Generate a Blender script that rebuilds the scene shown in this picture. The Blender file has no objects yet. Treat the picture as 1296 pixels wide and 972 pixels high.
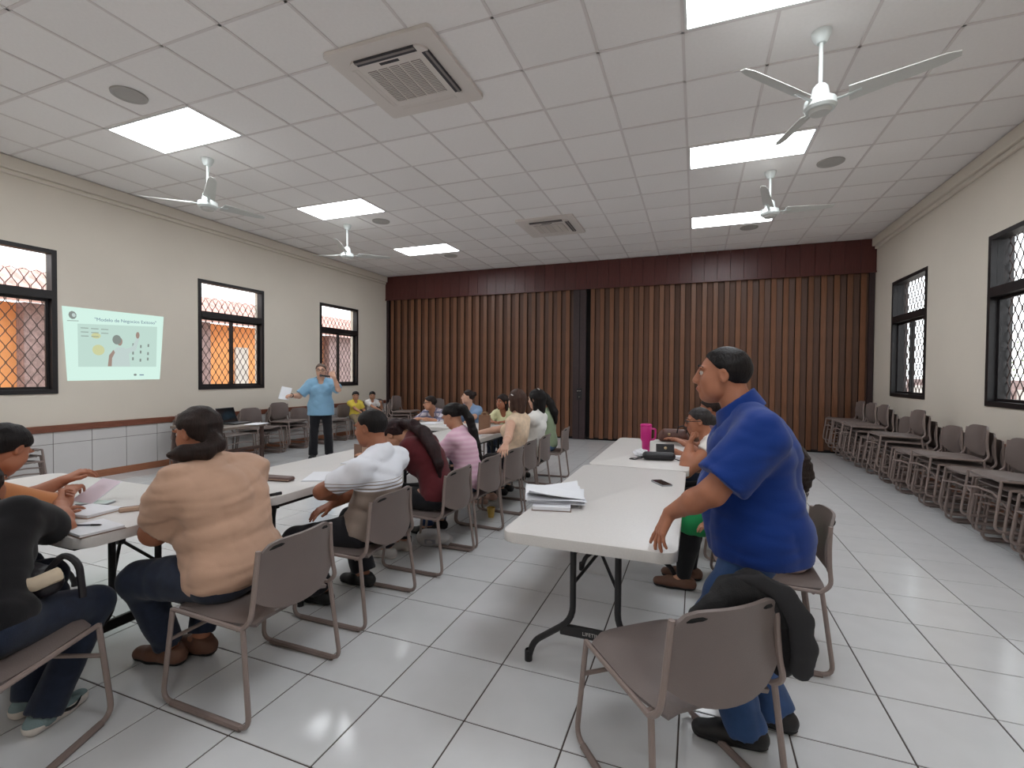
import bpy, bmesh, math, random
import numpy as np
from mathutils import Vector, Matrix

random.seed(7)
SC = bpy.context.scene
COL = SC.collection
PI = math.pi

# ------------------------------------------------------------------ camera, world, exposure
FOCAL = 604.125          # focal length in pixels of the 1296 x 972 frame
cd = bpy.data.cameras.new('camera')
cam = bpy.data.objects.new('camera', cd)
COL.objects.link(cam)
cd.sensor_fit = 'HORIZONTAL'
cd.sensor_width = 36.0
cd.lens = FOCAL / 1296 * 36.0
cd.clip_start = 0.05
cd.clip_end = 300
YAW, PITCH, ROLL = 0.36779, -0.01962, 0.0074
fw = Vector((-math.sin(YAW) * math.cos(PITCH), math.cos(YAW) * math.cos(PITCH), math.sin(PITCH)))
rt = Vector((math.cos(YAW), math.sin(YAW), 0))
up = rt.cross(fw)
r2 = rt * math.cos(ROLL) + up * math.sin(ROLL)
u2 = -rt * math.sin(ROLL) + up * math.cos(ROLL)
M = Matrix((r2, u2, -fw)).transposed().to_4x4()
M.translation = Vector((0, 0, 1.403))
cam.matrix_world = M
SC.camera = cam

SC.view_settings.view_transform = 'Standard'
SC.view_settings.look = 'None'
SC.view_settings.gamma = 1.0
SC.view_settings.exposure = 0.0
SC.view_settings.use_curve_mapping = False

world = bpy.data.worlds.new('overcast_sky')
SC.world = world
world.use_nodes = True
bg = world.node_tree.nodes['Background']
bg.inputs[0].default_value = (0.93, 0.97, 1.0, 1)
bg.inputs[1].default_value = 3.4

PANEL_STRENGTH = 15.5     # ceiling light panels


# ------------------------------------------------------------------ materials
def lin(c):
    return tuple(((v / 255) / 12.92 if v / 255 <= .04045 else ((v / 255 + .055) / 1.055) ** 2.4) for v in c[:3]) + (1,)


MATS = {}


def mat(name, col, rough=.6, metal=0.0, vary=0.0, noise=0.0, nscale=20.0, bump=0.0, bscale=60.0, spec=.5, stretch=None, sheen=0.0):
    """Principled material: base colour, per-object variation, mottling and fine relief."""
    if name in MATS:
        return MATS[name]
    m = bpy.data.materials.new(name)
    m.use_nodes = True
    nt = m.node_tree
    b = nt.nodes['Principled BSDF']
    c = lin(col)
    b.inputs['Base Color'].default_value = c
    b.inputs['Roughness'].default_value = rough
    b.inputs['Metallic'].default_value = metal
    b.inputs['Specular IOR Level'].default_value = spec
    if sheen:
        b.inputs['Sheen Weight'].default_value = sheen
    tc = None
    if noise or bump:
        tc = nt.nodes.new('ShaderNodeTexCoord')
        vec = tc.outputs['Object']
        if stretch:
            mp = nt.nodes.new('ShaderNodeMapping')
            mp.inputs['Scale'].default_value = stretch
            nt.links.new(vec, mp.inputs['Vector'])
            vec = mp.outputs['Vector']
    last = None
    if noise:
        n = nt.nodes.new('ShaderNodeTexNoise')
        n.inputs['Scale'].default_value = nscale
        n.inputs['Detail'].default_value = 4
        nt.links.new(vec, n.inputs['Vector'])
        r = nt.nodes.new('ShaderNodeMapRange')
        r.inputs[1].default_value = .3
        r.inputs[2].default_value = .7
        r.inputs[3].default_value = 1 - noise
        r.inputs[4].default_value = 1 + noise
        nt.links.new(n.outputs['Fac'], r.inputs[0])
        last = r.outputs[0]
    if vary:
        oi = nt.nodes.new('ShaderNodeObjectInfo')
        r = nt.nodes.new('ShaderNodeMapRange')
        r.inputs[3].default_value = 1 - vary
        r.inputs[4].default_value = 1 + vary
        nt.links.new(oi.outputs['Random'], r.inputs[0])
        if last is None:
            last = r.outputs[0]
        else:
            mm = nt.nodes.new('ShaderNodeMath')
            mm.operation = 'MULTIPLY'
            nt.links.new(last, mm.inputs[0])
            nt.links.new(r.outputs[0], mm.inputs[1])
            last = mm.outputs[0]
    if last is not None:
        mx = nt.nodes.new('ShaderNodeVectorMath')
        mx.operation = 'SCALE'
        mx.inputs[0].default_value = c[:3]
        nt.links.new(last, mx.inputs['Scale'])
        nt.links.new(mx.outputs[0], b.inputs['Base Color'])
    if bump:
        n2 = nt.nodes.new('ShaderNodeTexNoise')
        n2.inputs['Scale'].default_value = bscale
        n2.inputs['Detail'].default_value = 3
        nt.links.new(vec, n2.inputs['Vector'])
        bp = nt.nodes.new('ShaderNodeBump')
        bp.inputs['Strength'].default_value = bump
        bp.inputs['Distance'].default_value = .01
        nt.links.new(n2.outputs['Fac'], bp.inputs['Height'])
        nt.links.new(bp.outputs[0], b.inputs['Normal'])
    MATS[name] = m
    return m


def emit(name, col, s):
    if name in MATS:
        return MATS[name]
    m = bpy.data.materials.new(name)
    m.use_nodes = True
    nt = m.node_tree
    nt.nodes.clear()
    o = nt.nodes.new('ShaderNodeOutputMaterial')
    e = nt.nodes.new('ShaderNodeEmission')
    e.inputs[0].default_value = lin(col)
    e.inputs[1].default_value = s
    nt.links.new(e.outputs[0], o.inputs[0])
    MATS[name] = m
    return m


def stripes(name, c1, c2, axis='Z', scale=20.0, thresh=.5, rough=.8, c3=None, scale2=0):
    """Cloth with woven stripes (and a cross stripe for plaid)."""
    if name in MATS:
        return MATS[name]
    m = bpy.data.materials.new(name)
    m.use_nodes = True
    nt = m.node_tree
    b = nt.nodes['Principled BSDF']
    b.inputs['Roughness'].default_value = rough
    tc = nt.nodes.new('ShaderNodeTexCoord')
    sx = nt.nodes.new('ShaderNodeSeparateXYZ')
    nt.links.new(tc.outputs['Object'], sx.inputs[0])

    def band(ax, sc, th):
        a = nt.nodes.new('ShaderNodeMath')
        a.operation = 'MULTIPLY'
        a.inputs[1].default_value = sc
        nt.links.new(sx.outputs[ax], a.inputs[0])
        f = nt.nodes.new('ShaderNodeMath')
        f.operation = 'FRACT'
        nt.links.new(a.outputs[0], f.inputs[0])
        g = nt.nodes.new('ShaderNodeMath')
        g.operation = 'GREATER_THAN'
        g.inputs[1].default_value = th
        nt.links.new(f.outputs[0], g.inputs[0])
        return g.outputs[0]
    mx = nt.nodes.new('ShaderNodeMix')
    mx.data_type = 'RGBA'
    mx.inputs[6].default_value = lin(c1)
    mx.inputs[7].default_value = lin(c2)
    nt.links.new(band(axis, scale, thresh), mx.inputs[0])
    out = mx.outputs[2]
    if c3:
        m2 = nt.nodes.new('ShaderNodeMix')
        m2.data_type = 'RGBA'
        m2.inputs[7].default_value = lin(c3)
        nt.links.new(out, m2.inputs[6])
        nt.links.new(band('X', scale2, .72), m2.inputs[0])
        out = m2.outputs[2]
    nt.links.new(out, b.inputs['Base Color'])
    MATS[name] = m
    return m


# ------------------------------------------------------------------ mesh helpers
def new_obj(name, me, parent=None, loc=None, rotz=None):
    o = bpy.data.objects.new(name, me)
    COL.objects.link(o)
    if parent is not None:
        o.parent = parent
    if loc is not None:
        o.location = loc
    if rotz is not None:
        o.rotation_euler = (0, 0, rotz)
    return o


def obj(name, bm, m=None, parent=None, smooth=False, loc=None, rotz=None):
    me = bpy.data.meshes.new(name)
    bmesh.ops.recalc_face_normals(bm, faces=bm.faces)
    bm.to_mesh(me)
    bm.free()
    if m is not None:
        for q in (m if isinstance(m, (list, tuple)) else [m]):
            me.materials.append(q)
    if smooth:
        me.polygons.foreach_set('use_smooth', [True] * len(me.polygons))
        try:
            me.set_sharp_from_angle(angle=math.radians(42))
        except Exception:
            pass
    return new_obj(name, me, parent, loc, rotz)


def tag(o, label=None, cat=None, group=None, kind=None):
    if label:
        o['label'] = label
    if cat:
        o['category'] = cat
    if group:
        o['group'] = group
    if kind:
        o['kind'] = kind
    return o


def empty(name, label=None, cat=None, loc=(0, 0, 0), rotz=0, group=None):
    o = bpy.data.objects.new(name, None)
    o.empty_display_size = .1
    COL.objects.link(o)
    o.location = loc
    o.rotation_euler = (0, 0, rotz)
    return tag(o, label, cat, group)


def dup(root, loc, rotz=0, label=None, group=None, rot=None):
    r = root.copy()
    COL.objects.link(r)
    r.location = loc
    r.rotation_euler = rot if rot else (0, 0, rotz)
    if label:
        r['label'] = label
    if group:
        r['group'] = group
    elif 'group' in r:
        del r['group']
    for ch in list(root.children):
        c = ch.copy()
        COL.objects.link(c)
        c.parent = r
        for g in list(ch.children):
            d = g.copy()
            COL.objects.link(d)
            d.parent = c
    return r


def box(bm, x0, x1, y0, y1, z0, z1, bevel=0.0, seg=1):
    vs = [bm.verts.new((x, y, z)) for z in (z0, z1) for y in (y0, y1) for x in (x0, x1)]
    fs = [bm.faces.new([vs[i] for i in q]) for q in
          ((0, 2, 3, 1), (4, 5, 7, 6), (0, 1, 5, 4), (2, 6, 7, 3), (0, 4, 6, 2), (1, 3, 7, 5))]
    if bevel:
        es = list({e for f in fs for e in f.edges})
        bmesh.ops.bevel(bm, geom=es, offset=bevel, segments=seg, affect='EDGES', profile=.5)
    return bm


def bx(*a, **k):
    return box(bmesh.new(), *a, **k)


def rounded(pts, r, seg=4):
    """Replace the inner corners of a polyline by arcs."""
    P = [Vector(p) for p in pts]
    out = [P[0]]
    for i in range(1, len(P) - 1):
        a = (P[i - 1] - P[i])
        b = (P[i + 1] - P[i])
        rr = min(r, a.length * .48, b.length * .48)
        s = P[i] + a.normalized() * rr
        e = P[i] + b.normalized() * rr
        for k in range(seg + 1):
            t = k / seg
            out.append(s * (1 - t) ** 2 + P[i] * 2 * t * (1 - t) + e * t * t)
    out.append(P[-1])
    return out


def tube(bm, pts, r, n=8, cap=True, flat=None):
    """Sweep a circle (radius r, number or list) along a polyline. flat=(axis vector, factor) squashes it."""
    P = [Vector(p) for p in pts]
    rs = r if isinstance(r, (list, tuple)) else [r] * len(P)
    rings = []
    t0 = (P[1] - P[0]).normalized()
    ref = Vector((0, 0, 1)) if abs(t0.z) < .9 else Vector((1, 0, 0))
    u = t0.cross(ref).normalized()
    for i, p in enumerate(P):
        a = P[max(i - 1, 0)]
        b = P[min(i + 1, len(P) - 1)]
        t = (b - a).normalized()
        u = (u - t * u.dot(t)).normalized()
        v = t.cross(u)
        ring = []
        for k in range(n):
            an = 2 * PI * k / n
            o = (u * math.cos(an) + v * math.sin(an)) * rs[i]
            if flat:
                ax = Vector(flat[0])
                o = o - ax * o.dot(ax) * (1 - flat[1])
            ring.append(bm.verts.new(p + o))
        rings.append(ring)
    for i in range(len(rings) - 1):
        for k in range(n):
            bm.faces.new((rings[i][k], rings[i][(k + 1) % n], rings[i + 1][(k + 1) % n], rings[i + 1][k]))
    if cap:
        bm.faces.new(rings[0][::-1])
        bm.faces.new(rings[-1])
    return bm


def tb(*a, **k):
    return tube(bmesh.new(), *a, **k)


def lathe(bm, prof, n=20, c=(0, 0, 0)):
    rings = []
    for r, z in prof:
        if r < 1e-5:
            rings.append([bm.verts.new((c[0], c[1], c[2] + z))])
        else:
            rings.append([bm.verts.new((c[0] + r * math.cos(2 * PI * k / n), c[1] + r * math.sin(2 * PI * k / n), c[2] + z)) for k in range(n)])
    for a, b in zip(rings[:-1], rings[1:]):
        for k in range(n):
            if len(a) == 1 and len(b) == 1:
                continue
            if len(a) == 1:
                bm.faces.new((a[0], b[k], b[(k + 1) % n]))
            elif len(b) == 1:
                bm.faces.new((a[k], b[0], a[(k + 1) % n]))
            else:
                bm.faces.new((a[k], b[k], b[(k + 1) % n], a[(k + 1) % n]))
    return bm


def prism(bm, pts, z0, z1):
    """Extrude a 2-D outline (x, y) between z0 and z1."""
    lo = [bm.verts.new((x, y, z0)) for x, y in pts]
    hi = [bm.verts.new((x, y, z1)) for x, y in pts]
    n = len(pts)
    bm.faces.new(lo[::-1])
    bm.faces.new(hi)
    for k in range(n):
        bm.faces.new((lo[k], lo[(k + 1) % n], hi[(k + 1) % n], hi[k]))
    return bm


def round_rect(x0, x1, y0, y1, r, seg=6):
    out = []
    for cx, cy, a0 in ((x1 - r, y1 - r, 0), (x0 + r, y1 - r, 90), (x0 + r, y0 + r, 180), (x1 - r, y0 + r, 270)):
        for k in range(seg + 1):
            a = math.radians(a0 + 90 * k / seg)
            out.append((cx + r * math.cos(a), cy + r * math.sin(a)))
    return out


def text_mesh(name, body, size, m, parent=None, extrude=.0006):
    """Flat lettering, turned into a mesh lying in its own XY plane, centred."""
    cu = bpy.data.curves.new(name, 'FONT')
    cu.body = body
    cu.size = size
    cu.align_x = 'CENTER'
    cu.align_y = 'CENTER'
    cu.extrude = extrude
    tmp = bpy.data.objects.new(name, cu)
    COL.objects.link(tmp)
    dg = bpy.context.evaluated_depsgraph_get()
    me = bpy.data.meshes.new_from_object(tmp.evaluated_get(dg))
    bpy.data.objects.remove(tmp)
    me.materials.clear()
    me.materials.append(m)
    return new_obj(name, me, parent)


def struct(name, bm, m, parent=None, smooth=False):
    o = obj(name, bm, m, parent, smooth)
    if parent is None:
        o['kind'] = 'structure'
    return o
# ------------------------------------------------------------------ the room shell
XL, XR, YB, YF, H = -7.4, 2.95, 10.36, -2.6, 3.854
WT = .2                                             # wall thickness
m_wall = mat('cream_wall_paint', (222, 213, 200), .85, noise=.02, nscale=1.5, bump=.06, bscale=180)
m_ceil = mat('white_ceiling_tile', (244, 240, 238), .9, vary=.025, noise=.015, nscale=40, bump=.12, bscale=220)
m_grid = mat('ceiling_grid_metal', (224, 217, 215), .7)
m_tile = mat('white_floor_tile', (210, 210, 211), .15, vary=.02, noise=.025, nscale=6, spec=.45)
m_grout = mat('dark_floor_grout', (72, 62, 58), .9)
m_wtile = mat('white_wall_tile', (208, 205, 204), .25, vary=.02, noise=.015, nscale=5)
m_wgrout = mat('grey_wall_grout', (120, 112, 110), .9)
m_rail = mat('brown_varnished_wood', (122, 72, 54), .45, noise=.22, nscale=9, stretch=(14, 1.2, 14))
m_base = mat('light_brown_baseboard', (158, 104, 76), .5, noise=.15, nscale=9, stretch=(14, 1.2, 14))
m_black = mat('black_window_frame', (30, 26, 28), .45, noise=.1)
m_grille = mat('brown_grille_steel', (74, 58, 56), .6)
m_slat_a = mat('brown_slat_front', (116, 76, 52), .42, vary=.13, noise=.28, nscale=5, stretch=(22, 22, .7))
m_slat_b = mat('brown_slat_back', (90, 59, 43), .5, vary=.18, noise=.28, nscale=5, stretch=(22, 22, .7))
m_val = mat('red_brown_valance_wood', (86, 42, 39), .34, vary=.09, noise=.22, nscale=5, stretch=(16, 16, .8))
m_post = mat('dark_purple_brown_post', (52, 36, 38), .45, noise=.12)
m_dark = mat('shadow_gap_black', (18, 16, 16), .9)
m_glass = bpy.data.materials.new('window_glass')
m_glass.use_nodes = True
_nt = m_glass.node_tree
_nt.nodes.clear()
_o = _nt.nodes.new('ShaderNodeOutputMaterial')
_mx = _nt.nodes.new('ShaderNodeMixShader')
_t = _nt.nodes.new('ShaderNodeBsdfTransparent')
_g = _nt.nodes.new('ShaderNodeBsdfGlossy')
_f = _nt.nodes.new('ShaderNodeMapRange')
_lw = _nt.nodes.new('ShaderNodeLayerWeight')
_pw = _nt.nodes.new('ShaderNodeMath')
_pw.operation = 'POWER'
_pw.inputs[1].default_value = 5
_nt.links.new(_lw.outputs['Facing'], _pw.inputs[0])
_nt.links.new(_pw.outputs[0], _f.inputs[0])
_t.inputs[0].default_value = (.97, .98, .98, 1)
_g.inputs['Roughness'].default_value = .03
_f.inputs[3].default_value = .03
_f.inputs[4].default_value = .6
_nt.links.new(_f.outputs[0], _mx.inputs[0])
_nt.links.new(_t.outputs[0], _mx.inputs[1])
_nt.links.new(_g.outputs[0], _mx.inputs[2])
_nt.links.new(_mx.outputs[0], _o.inputs[0])

# floor: grout bed, the nearest 300 tiles one by one, the rest joined
S = .406
FX, FY = -1.26357, 1.71324
floor = struct('floor', bx(XL - WT, XR + WT, YF, YB + .6, -.12, -.003), m_grout)


def in_view(x, y, z):
    d = Vector((x, y, z - 1.403))
    w = d.dot(fw)
    if w < .15:
        return None
    px = 648 + FOCAL * d.dot(r2) / w
    py = 486 - FOCAL * d.dot(u2) / w
    if -90 < px < 1386 and -90 < py < 1062:
        return w
    return None


cells = []
for i in range(-16, 12):
    for j in range(-11, 23):
        x0, x1 = max(FX + S * i, XL), min(FX + S * (i + 1), XR)
        y0, y1 = max(FY + S * j, YF), min(FY + S * (j + 1), YB + .55)
        if x1 - x0 < .03 or y1 - y0 < .03:
            continue
        w = in_view((x0 + x1) / 2, (y0 + y1) / 2, 0)
        cells.append((w if w else 99 + random.random(), x0, x1, y0, y1))
cells.sort()
G = .0032
rest = bmesh.new()
tile_me = None
for k, (w, x0, x1, y0, y1) in enumerate(cells):
    if k < 296:
        full = abs(x1 - x0 - S) < 1e-4 and abs(y1 - y0 - S) < 1e-4
        cx, cy = (x0 + x1) / 2, (y0 + y1) / 2
        if full and tile_me:
            new_obj('tile', tile_me, floor, (cx, cy, 0))
        else:
            hx, hy = (x1 - x0) / 2 - G, (y1 - y0) / 2 - G
            o = obj('tile', bx(-hx, hx, -hy, hy, -.01, 0, bevel=.0015), m_tile, floor, loc=(cx, cy, 0))
            if full:
                tile_me = o.data
    else:
        box(rest, x0 + G, x1 - G, y0 + G, y1 - G, -.01, 0)
tag(obj('tile_field', rest, m_tile, floor), kind='stuff')

# ceiling: slab, T-bar grid and tiles
TC = .61
CX, CY = -.12166, 3.66034
ceiling = struct('ceiling', bx(XL - WT, XR + WT, YF, YB + .6, H + .02, H + .15), m_grid)
LIGHTS = [(-9, -1), (-9, 3), (-9, 7), (0, -1), (0, 3), (0, 7), (-9, -5), (0, -5), (-9, -9), (0, -9)]
lit = {(i + d, j) for i, j in LIGHTS for d in (0, 1)}
grid = bmesh.new()
for i in range(-12, 6):
    x = CX + TC * i
    if not XL < x < XR:
        continue
    y = YF
    stops = sorted((CY + TC * q[1], CY + TC * (q[1] + 1)) for q in LIGHTS if q[0] + 1 == i)
    for a, b in stops + [(YB + .3, 0)]:
        if a - y > .01:
            box(grid, x - .011, x + .011, y, a, H - .001, H + .02)
        y = b
for j in range(-10, 11):
    y = CY + TC * j
    if YF < y < YB:
        box(grid, XL, XR, y - .011, y + .011, H - .001, H + .02)
obj('ceiling_grid', grid, m_grid, ceiling)
back = bmesh.new()
for i in range(-13, 6):
    for j in range(-11, 12):
        if (i, j) in lit:
            continue
        x0, x1 = max(CX + TC * i, XL), min(CX + TC * (i + 1), XR)
        y0, y1 = max(CY + TC * j, YF), min(CY + TC * (j + 1), YB + .2)
        if x1 - x0 < .04 or y1 - y0 < .04:
            continue
        g = .0105
        dz = random.uniform(.002, .007)
        if in_view((x0 + x1) / 2, (y0 + y1) / 2, H):
            obj('ceiling_tile', bx(-(x1 - x0) / 2 + g, (x1 - x0) / 2 - g, -(y1 - y0) / 2 + g, (y1 - y0) / 2 - g, 0, .014),
                m_ceil, ceiling, loc=((x0 + x1) / 2, (y0 + y1) / 2, H + dz))
        else:
            box(back, x0 + g, x1 - g, y0 + g, y1 - g, H + dz, H + dz + .014)
tag(obj('ceiling_tile_field', back, m_ceil, ceiling), kind='stuff')

m_panel = emit('light_panel_glow', (246, 251, 255), PANEL_STRENGTH)
m_white = mat('white_enamel', (226, 226, 224), .4)
names = {(-9, -1): 'bright rectangular ceiling light panel at left nearest the camera, above the projected slide',
         (-9, 3): 'bright ceiling light panel, middle one of the left row, between the two left fans',
         (-9, 7): 'bright ceiling light panel at far left, nearest the wooden partition',
         (0, -1): 'bright ceiling light panel at the top edge of the view, nearest on the right',
         (0, 3): 'bright ceiling light panel crossed by a blade of the nearest fan',
         (0, 7): 'bright ceiling light panel behind the far right fan',
         (-9, -5): 'bright ceiling light panel in the left row, overhead beside the camera',
         (0, -5): 'bright ceiling light panel in the right row, overhead beside the camera',
         (-9, -9): 'bright ceiling light panel in the left row, behind the camera',
         (0, -9): 'bright ceiling light panel in the right row, behind the camera'}
for i, j in LIGHTS:
    x0, y0 = CX + TC * i, CY + TC * j
    t = empty('ceiling_light', names[(i, j)], 'ceiling light', (x0 + TC, y0 + TC / 2, H), group='recessed ceiling light panels')
    f = bmesh.new()
    a, b = TC - .012, TC / 2 - .012
    for q in ((-a, a, -b, -b + .018), (-a, a, b - .018, b), (-a, -a + .018, -b + .018, b - .018), (a - .018, a, -b + .018, b - .018)):
        box(f, *q, -.004, .02)
    obj('frame', f, m_white, t)
    obj('diffuser', bx(-a + .018, a - .018, -b + .018, b - .018, 0, .012), m_panel, t)


# walls with window openings; (y0, y1) of each opening, z0 to z1
def wall_with_openings(name, xin, xout, opens, z0, z1, m):
    bm = bmesh.new()
    xa, xb = min(xin, xout), max(xin, xout)
    y = YF
    for a, b in opens:
        box(bm, xa, xb, y, a, 0, H + .1)
        box(bm, xa, xb, a, b, 0, z0)
        box(bm, xa, xb, a, b, z1, H + .1)
        y = b
    box(bm, xa, xb, y, YB + .6, 0, H + .1)
    return struct(name, bm, m)


WL = [(2.27, 3.505), (5.30, 6.54), (7.93, 9.15)]
WR = [(5.47, 6.71), (8.19, 9.44)]
LZ0, LZ1, RZ0, RZ1 = 1.125, 2.895, 1.10, 2.935
wall_left = wall_with_openings('wall_left', XL, XL - WT, WL, LZ0, LZ1, m_wall)
wall_right = wall_with_openings('wall_right', XR, XR + WT, WR, RZ0, RZ1, m_wall)
struct('wall_front', bx(XL - WT, XR + WT, YF - WT, YF, 0, H + .1), m_wall)
wall_back = struct('wall_back', bx(XL - WT, XR + WT, YB + .1, YB + .3, 0, H + .1), m_post)


def window(n, side, y0, y1, z0, z1, zt, lat_top):
    s = 1 if side == 'left' else -1            # outward is -x on the left wall
    xi = XL if side == 'left' else XR
    w = empty('window_%d' % n, loc=(xi, (y0 + y1) / 2, z0))
    w['kind'] = 'structure'
    hw, hh, t = (y1 - y0) / 2, z1 - z0, zt - z0

    def fbox(bm, ya, yb, za, zb, d0=-.012, d1=.10):
        xa, xb = sorted((-s * d0, -s * d1))
        box(bm, xa, xb, ya, yb, za, zb)
    fr = bmesh.new()
    e = .001
    fbox(fr, -hw + e, -hw + .055, e, hh - e)
    fbox(fr, hw - .055, hw - e, e, hh - e)
    fbox(fr, -hw + .055, hw - .055, e, .055)
    fbox(fr, -hw + .055, hw - .055, hh - .05, hh - e)
    obj('frame', fr, m_black, w)
    tr = bmesh.new()
    fbox(tr, -hw + .055, hw - .055, t - .05, t + .05, -.02, .09)
    obj('transom', tr, m_black, w)
    for k, (ya, yb) in enumerate(((-hw + .055, .02), (-.02, hw - .055))):
        sh = bmesh.new()
        d = .03 + .028 * k
        q = .032
        fbox(sh, ya, ya + q, .055, t - .05, d, d + .025)
        fbox(sh, yb - q, yb, .055, t - .05, d, d + .025)
        fbox(sh, ya + q, yb - q, .055, .055 + q, d, d + .025)
        fbox(sh, ya + q, yb - q, t - .05 - q, t - .05, d, d + .025)
        sash = obj('sash', sh, m_black, w)
        g = bmesh.new()
        fbox(g, ya + q, yb - q, .055 + q, t - .05 - q, d + .01, d + .014)
        obj('pane', g, m_glass, sash)
    g = bmesh.new()
    fbox(g, -hw + .055, hw - .055, t + .05, hh - .05, .04, .044)
    obj('pane', g, m_glass, w)
    # outer reveal lining and sill
    fr = bmesh.new()
    fbox(fr, -hw + e, -hw + .02, .02, hh - .02, .10, .199)
    fbox(fr, hw - .02, hw - e, .02, hh - .02, .10, .199)
    fbox(fr, -hw + e, hw - e, e, .02, .10, .199)
    fbox(fr, -hw + e, hw - e, hh - .02, hh - e, .10, .199)
    obj('reveal_lining', fr, m_black if side == 'right' else m_wall, w)
    # expanded steel lattice: mirrored zigzag bars that touch at their bends
    per, sp = .186, .0575
    nb = int((2 * hw - .04) / sp)
    top = lat_top - z0
    for k in range(nb + 1):
        yc = -hw + .02 + sp * (k + .5)
        if yc > hw - .03:
            break
        pts = []
        m = int(top / (per / 2)) + 1
        for q in range(m + 1):
            z = min(q * per / 2 + .005, top)
            a = (1 if (q + k) % 2 else -1) * (sp / 2 - .006)
            if q in range(1, m) and z < top - .03:
                pts += [(-s * .165, yc + a, z - .014), (-s * .165, yc + a, z + .014)]
            else:
                pts.append((-s * .165, yc + a, z))
        obj('grille_bar', tb(pts, .0052, n=5), m_grille, w)
    return w


for k, (a, b) in enumerate(WL):
    window(k + 1, 'left', a, b, LZ0, LZ1, 2.34, 2.64)
for k, (a, b) in enumerate(WR):
    window(k + 4, 'right', a, b, RZ0, RZ1, 2.32, 2.93)

# mouldings under the ceiling
for side, x, s in (('left', XL, 1), ('right', XR, -1)):
    bm = bmesh.new()
    for d, z0, z1 in ((.045, 3.66, 3.71), (.085, 3.71, H - .002)):
        xa, xb = sorted((x, x + s * d))
        box(bm, xa, xb, YF, 10.18, z0, z1, bevel=.008)
    struct('trim_%d' % (1 if s > 0 else 2), bm, m_wall)

# left wainscot: tiles, rail and baseboard; the right wall has the same rail
wt = bmesh.new()
box(wt, XL, XL + .008, YF, 10.25, 0, .66)
obj('grout_bed', wt, m_wgrout, wall_left)
wt2 = bmesh.new()
box(wt2, XR - .008, XR, YF, 10.25, 0, .66)
obj('grout_bed', wt2, m_wgrout, wall_right)
for x, s, wl in ((XL, 1, wall_left), (XR, -1, wall_right)):
    y = 3.446 - .406 * 15
    while y < 10.2:
        for z0, z1 in ((.095, .50), (.506, .655)):
            xa, xb = sorted((x + s * .004, x + s * .014))
            y1 = min(y + .406, 10.25)
            h2 = (y1 - y) / 2 - .0035
            obj('wall_tile', bx(xa - x, xb - x, -h2, h2, z0, z1, bevel=.0015), m_wtile, wl, loc=(x, (y + y1) / 2, 0))
        y += .406
for n, x, s in ((3, XL, 1), (4, XR, -1)):
    xa, xb = sorted((x, x + s * .032))
    struct('trim_%d' % n, bx(xa, xb, YF, 10.2, .65, .735, bevel=.006), m_rail)
for n, x, s in (('left', XL, 1), ('right', XR, -1)):
    xa, xb = sorted((x, x + s * .022))
    struct('baseboard_' + n, bx(xa, xb, YF, 10.2, .0, .095, bevel=.004), m_base)

# folding wooden partition, its centre post and the valance above
part = empty('folding_partition', 'floor to valance folding partition of brown wooden slats across the back', 'partition', (0, 10.3, 0))


def slat(x, w, y, z0, z1, m, ang, depth=.02):
    o = obj('slat', bx(-w / 2, w / 2, -depth / 2, depth / 2, 0, z1 - z0, bevel=.003), m, part, loc=(x, y, z0), rotz=ang)
    return o


sl_cache = {}
for xa, xb in ((-7.33, -2.55), (-2.20, 2.88)):
    n = int(round((xb - xa) / .2))
    p = (xb - xa) / n
    for k in range(n):
        x = xa + p * (k + .5)
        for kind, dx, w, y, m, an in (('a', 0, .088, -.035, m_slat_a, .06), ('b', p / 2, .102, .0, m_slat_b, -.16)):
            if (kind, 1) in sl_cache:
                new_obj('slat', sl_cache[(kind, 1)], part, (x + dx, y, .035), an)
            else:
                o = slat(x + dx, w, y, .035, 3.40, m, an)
                sl_cache[(kind, 1)] = o.data
obj('bottom_sweep', bx(-7.36, 2.92, -.02, .03, .002, .05), m_dark, part)
obj('backing', bx(-7.39, 2.94, .03, .05, .01, 3.5), m_dark, part)
obj('side_jamb', bx(-7.39, -7.33, -.06, .03, .002, 3.4), m_post, part)
obj('side_jamb', bx(2.86, 2.94, -.06, .03, .002, 3.4), m_post, part)
post = obj('centre_post', bx(-2.52, -2.24, -.062, .0, .002, 3.4, bevel=.006), m_post, part)
obj('post_groove', bx(-2.385, -2.372, -.066, -.06, .01, 3.38), m_dark, part)
pl = obj('lock_plate', bx(-2.43, -2.31, -.074, -.062, .86, 1.12, bevel=.004), m_black, part)
m_chrome = mat('chrome', (190, 186, 180), .25, metal=.9)
hd = obj('pull_handle', tb(rounded([(-2.41, -.074, 1.06), (-2.41, -.102, 1.06), (-2.33, -.102, 1.06), (-2.33, -.074, 1.06)], .01), .006), m_chrome, pl, True)
kn = bmesh.new()
lathe(kn, [(0, 0), (.016, 0), (.018, .01), (.012, .02), (0, .02)], 14)
bmesh.ops.rotate(kn, verts=kn.verts, cent=(0, 0, 0), matrix=Matrix.Rotation(PI / 2, 3, 'X'))
bmesh.ops.translate(kn, verts=kn.verts, vec=(-2.365, -.074, .93))
tag(obj('lock_cylinder', kn, m_chrome, pl, True), 'chrome lock cylinder')

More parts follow.
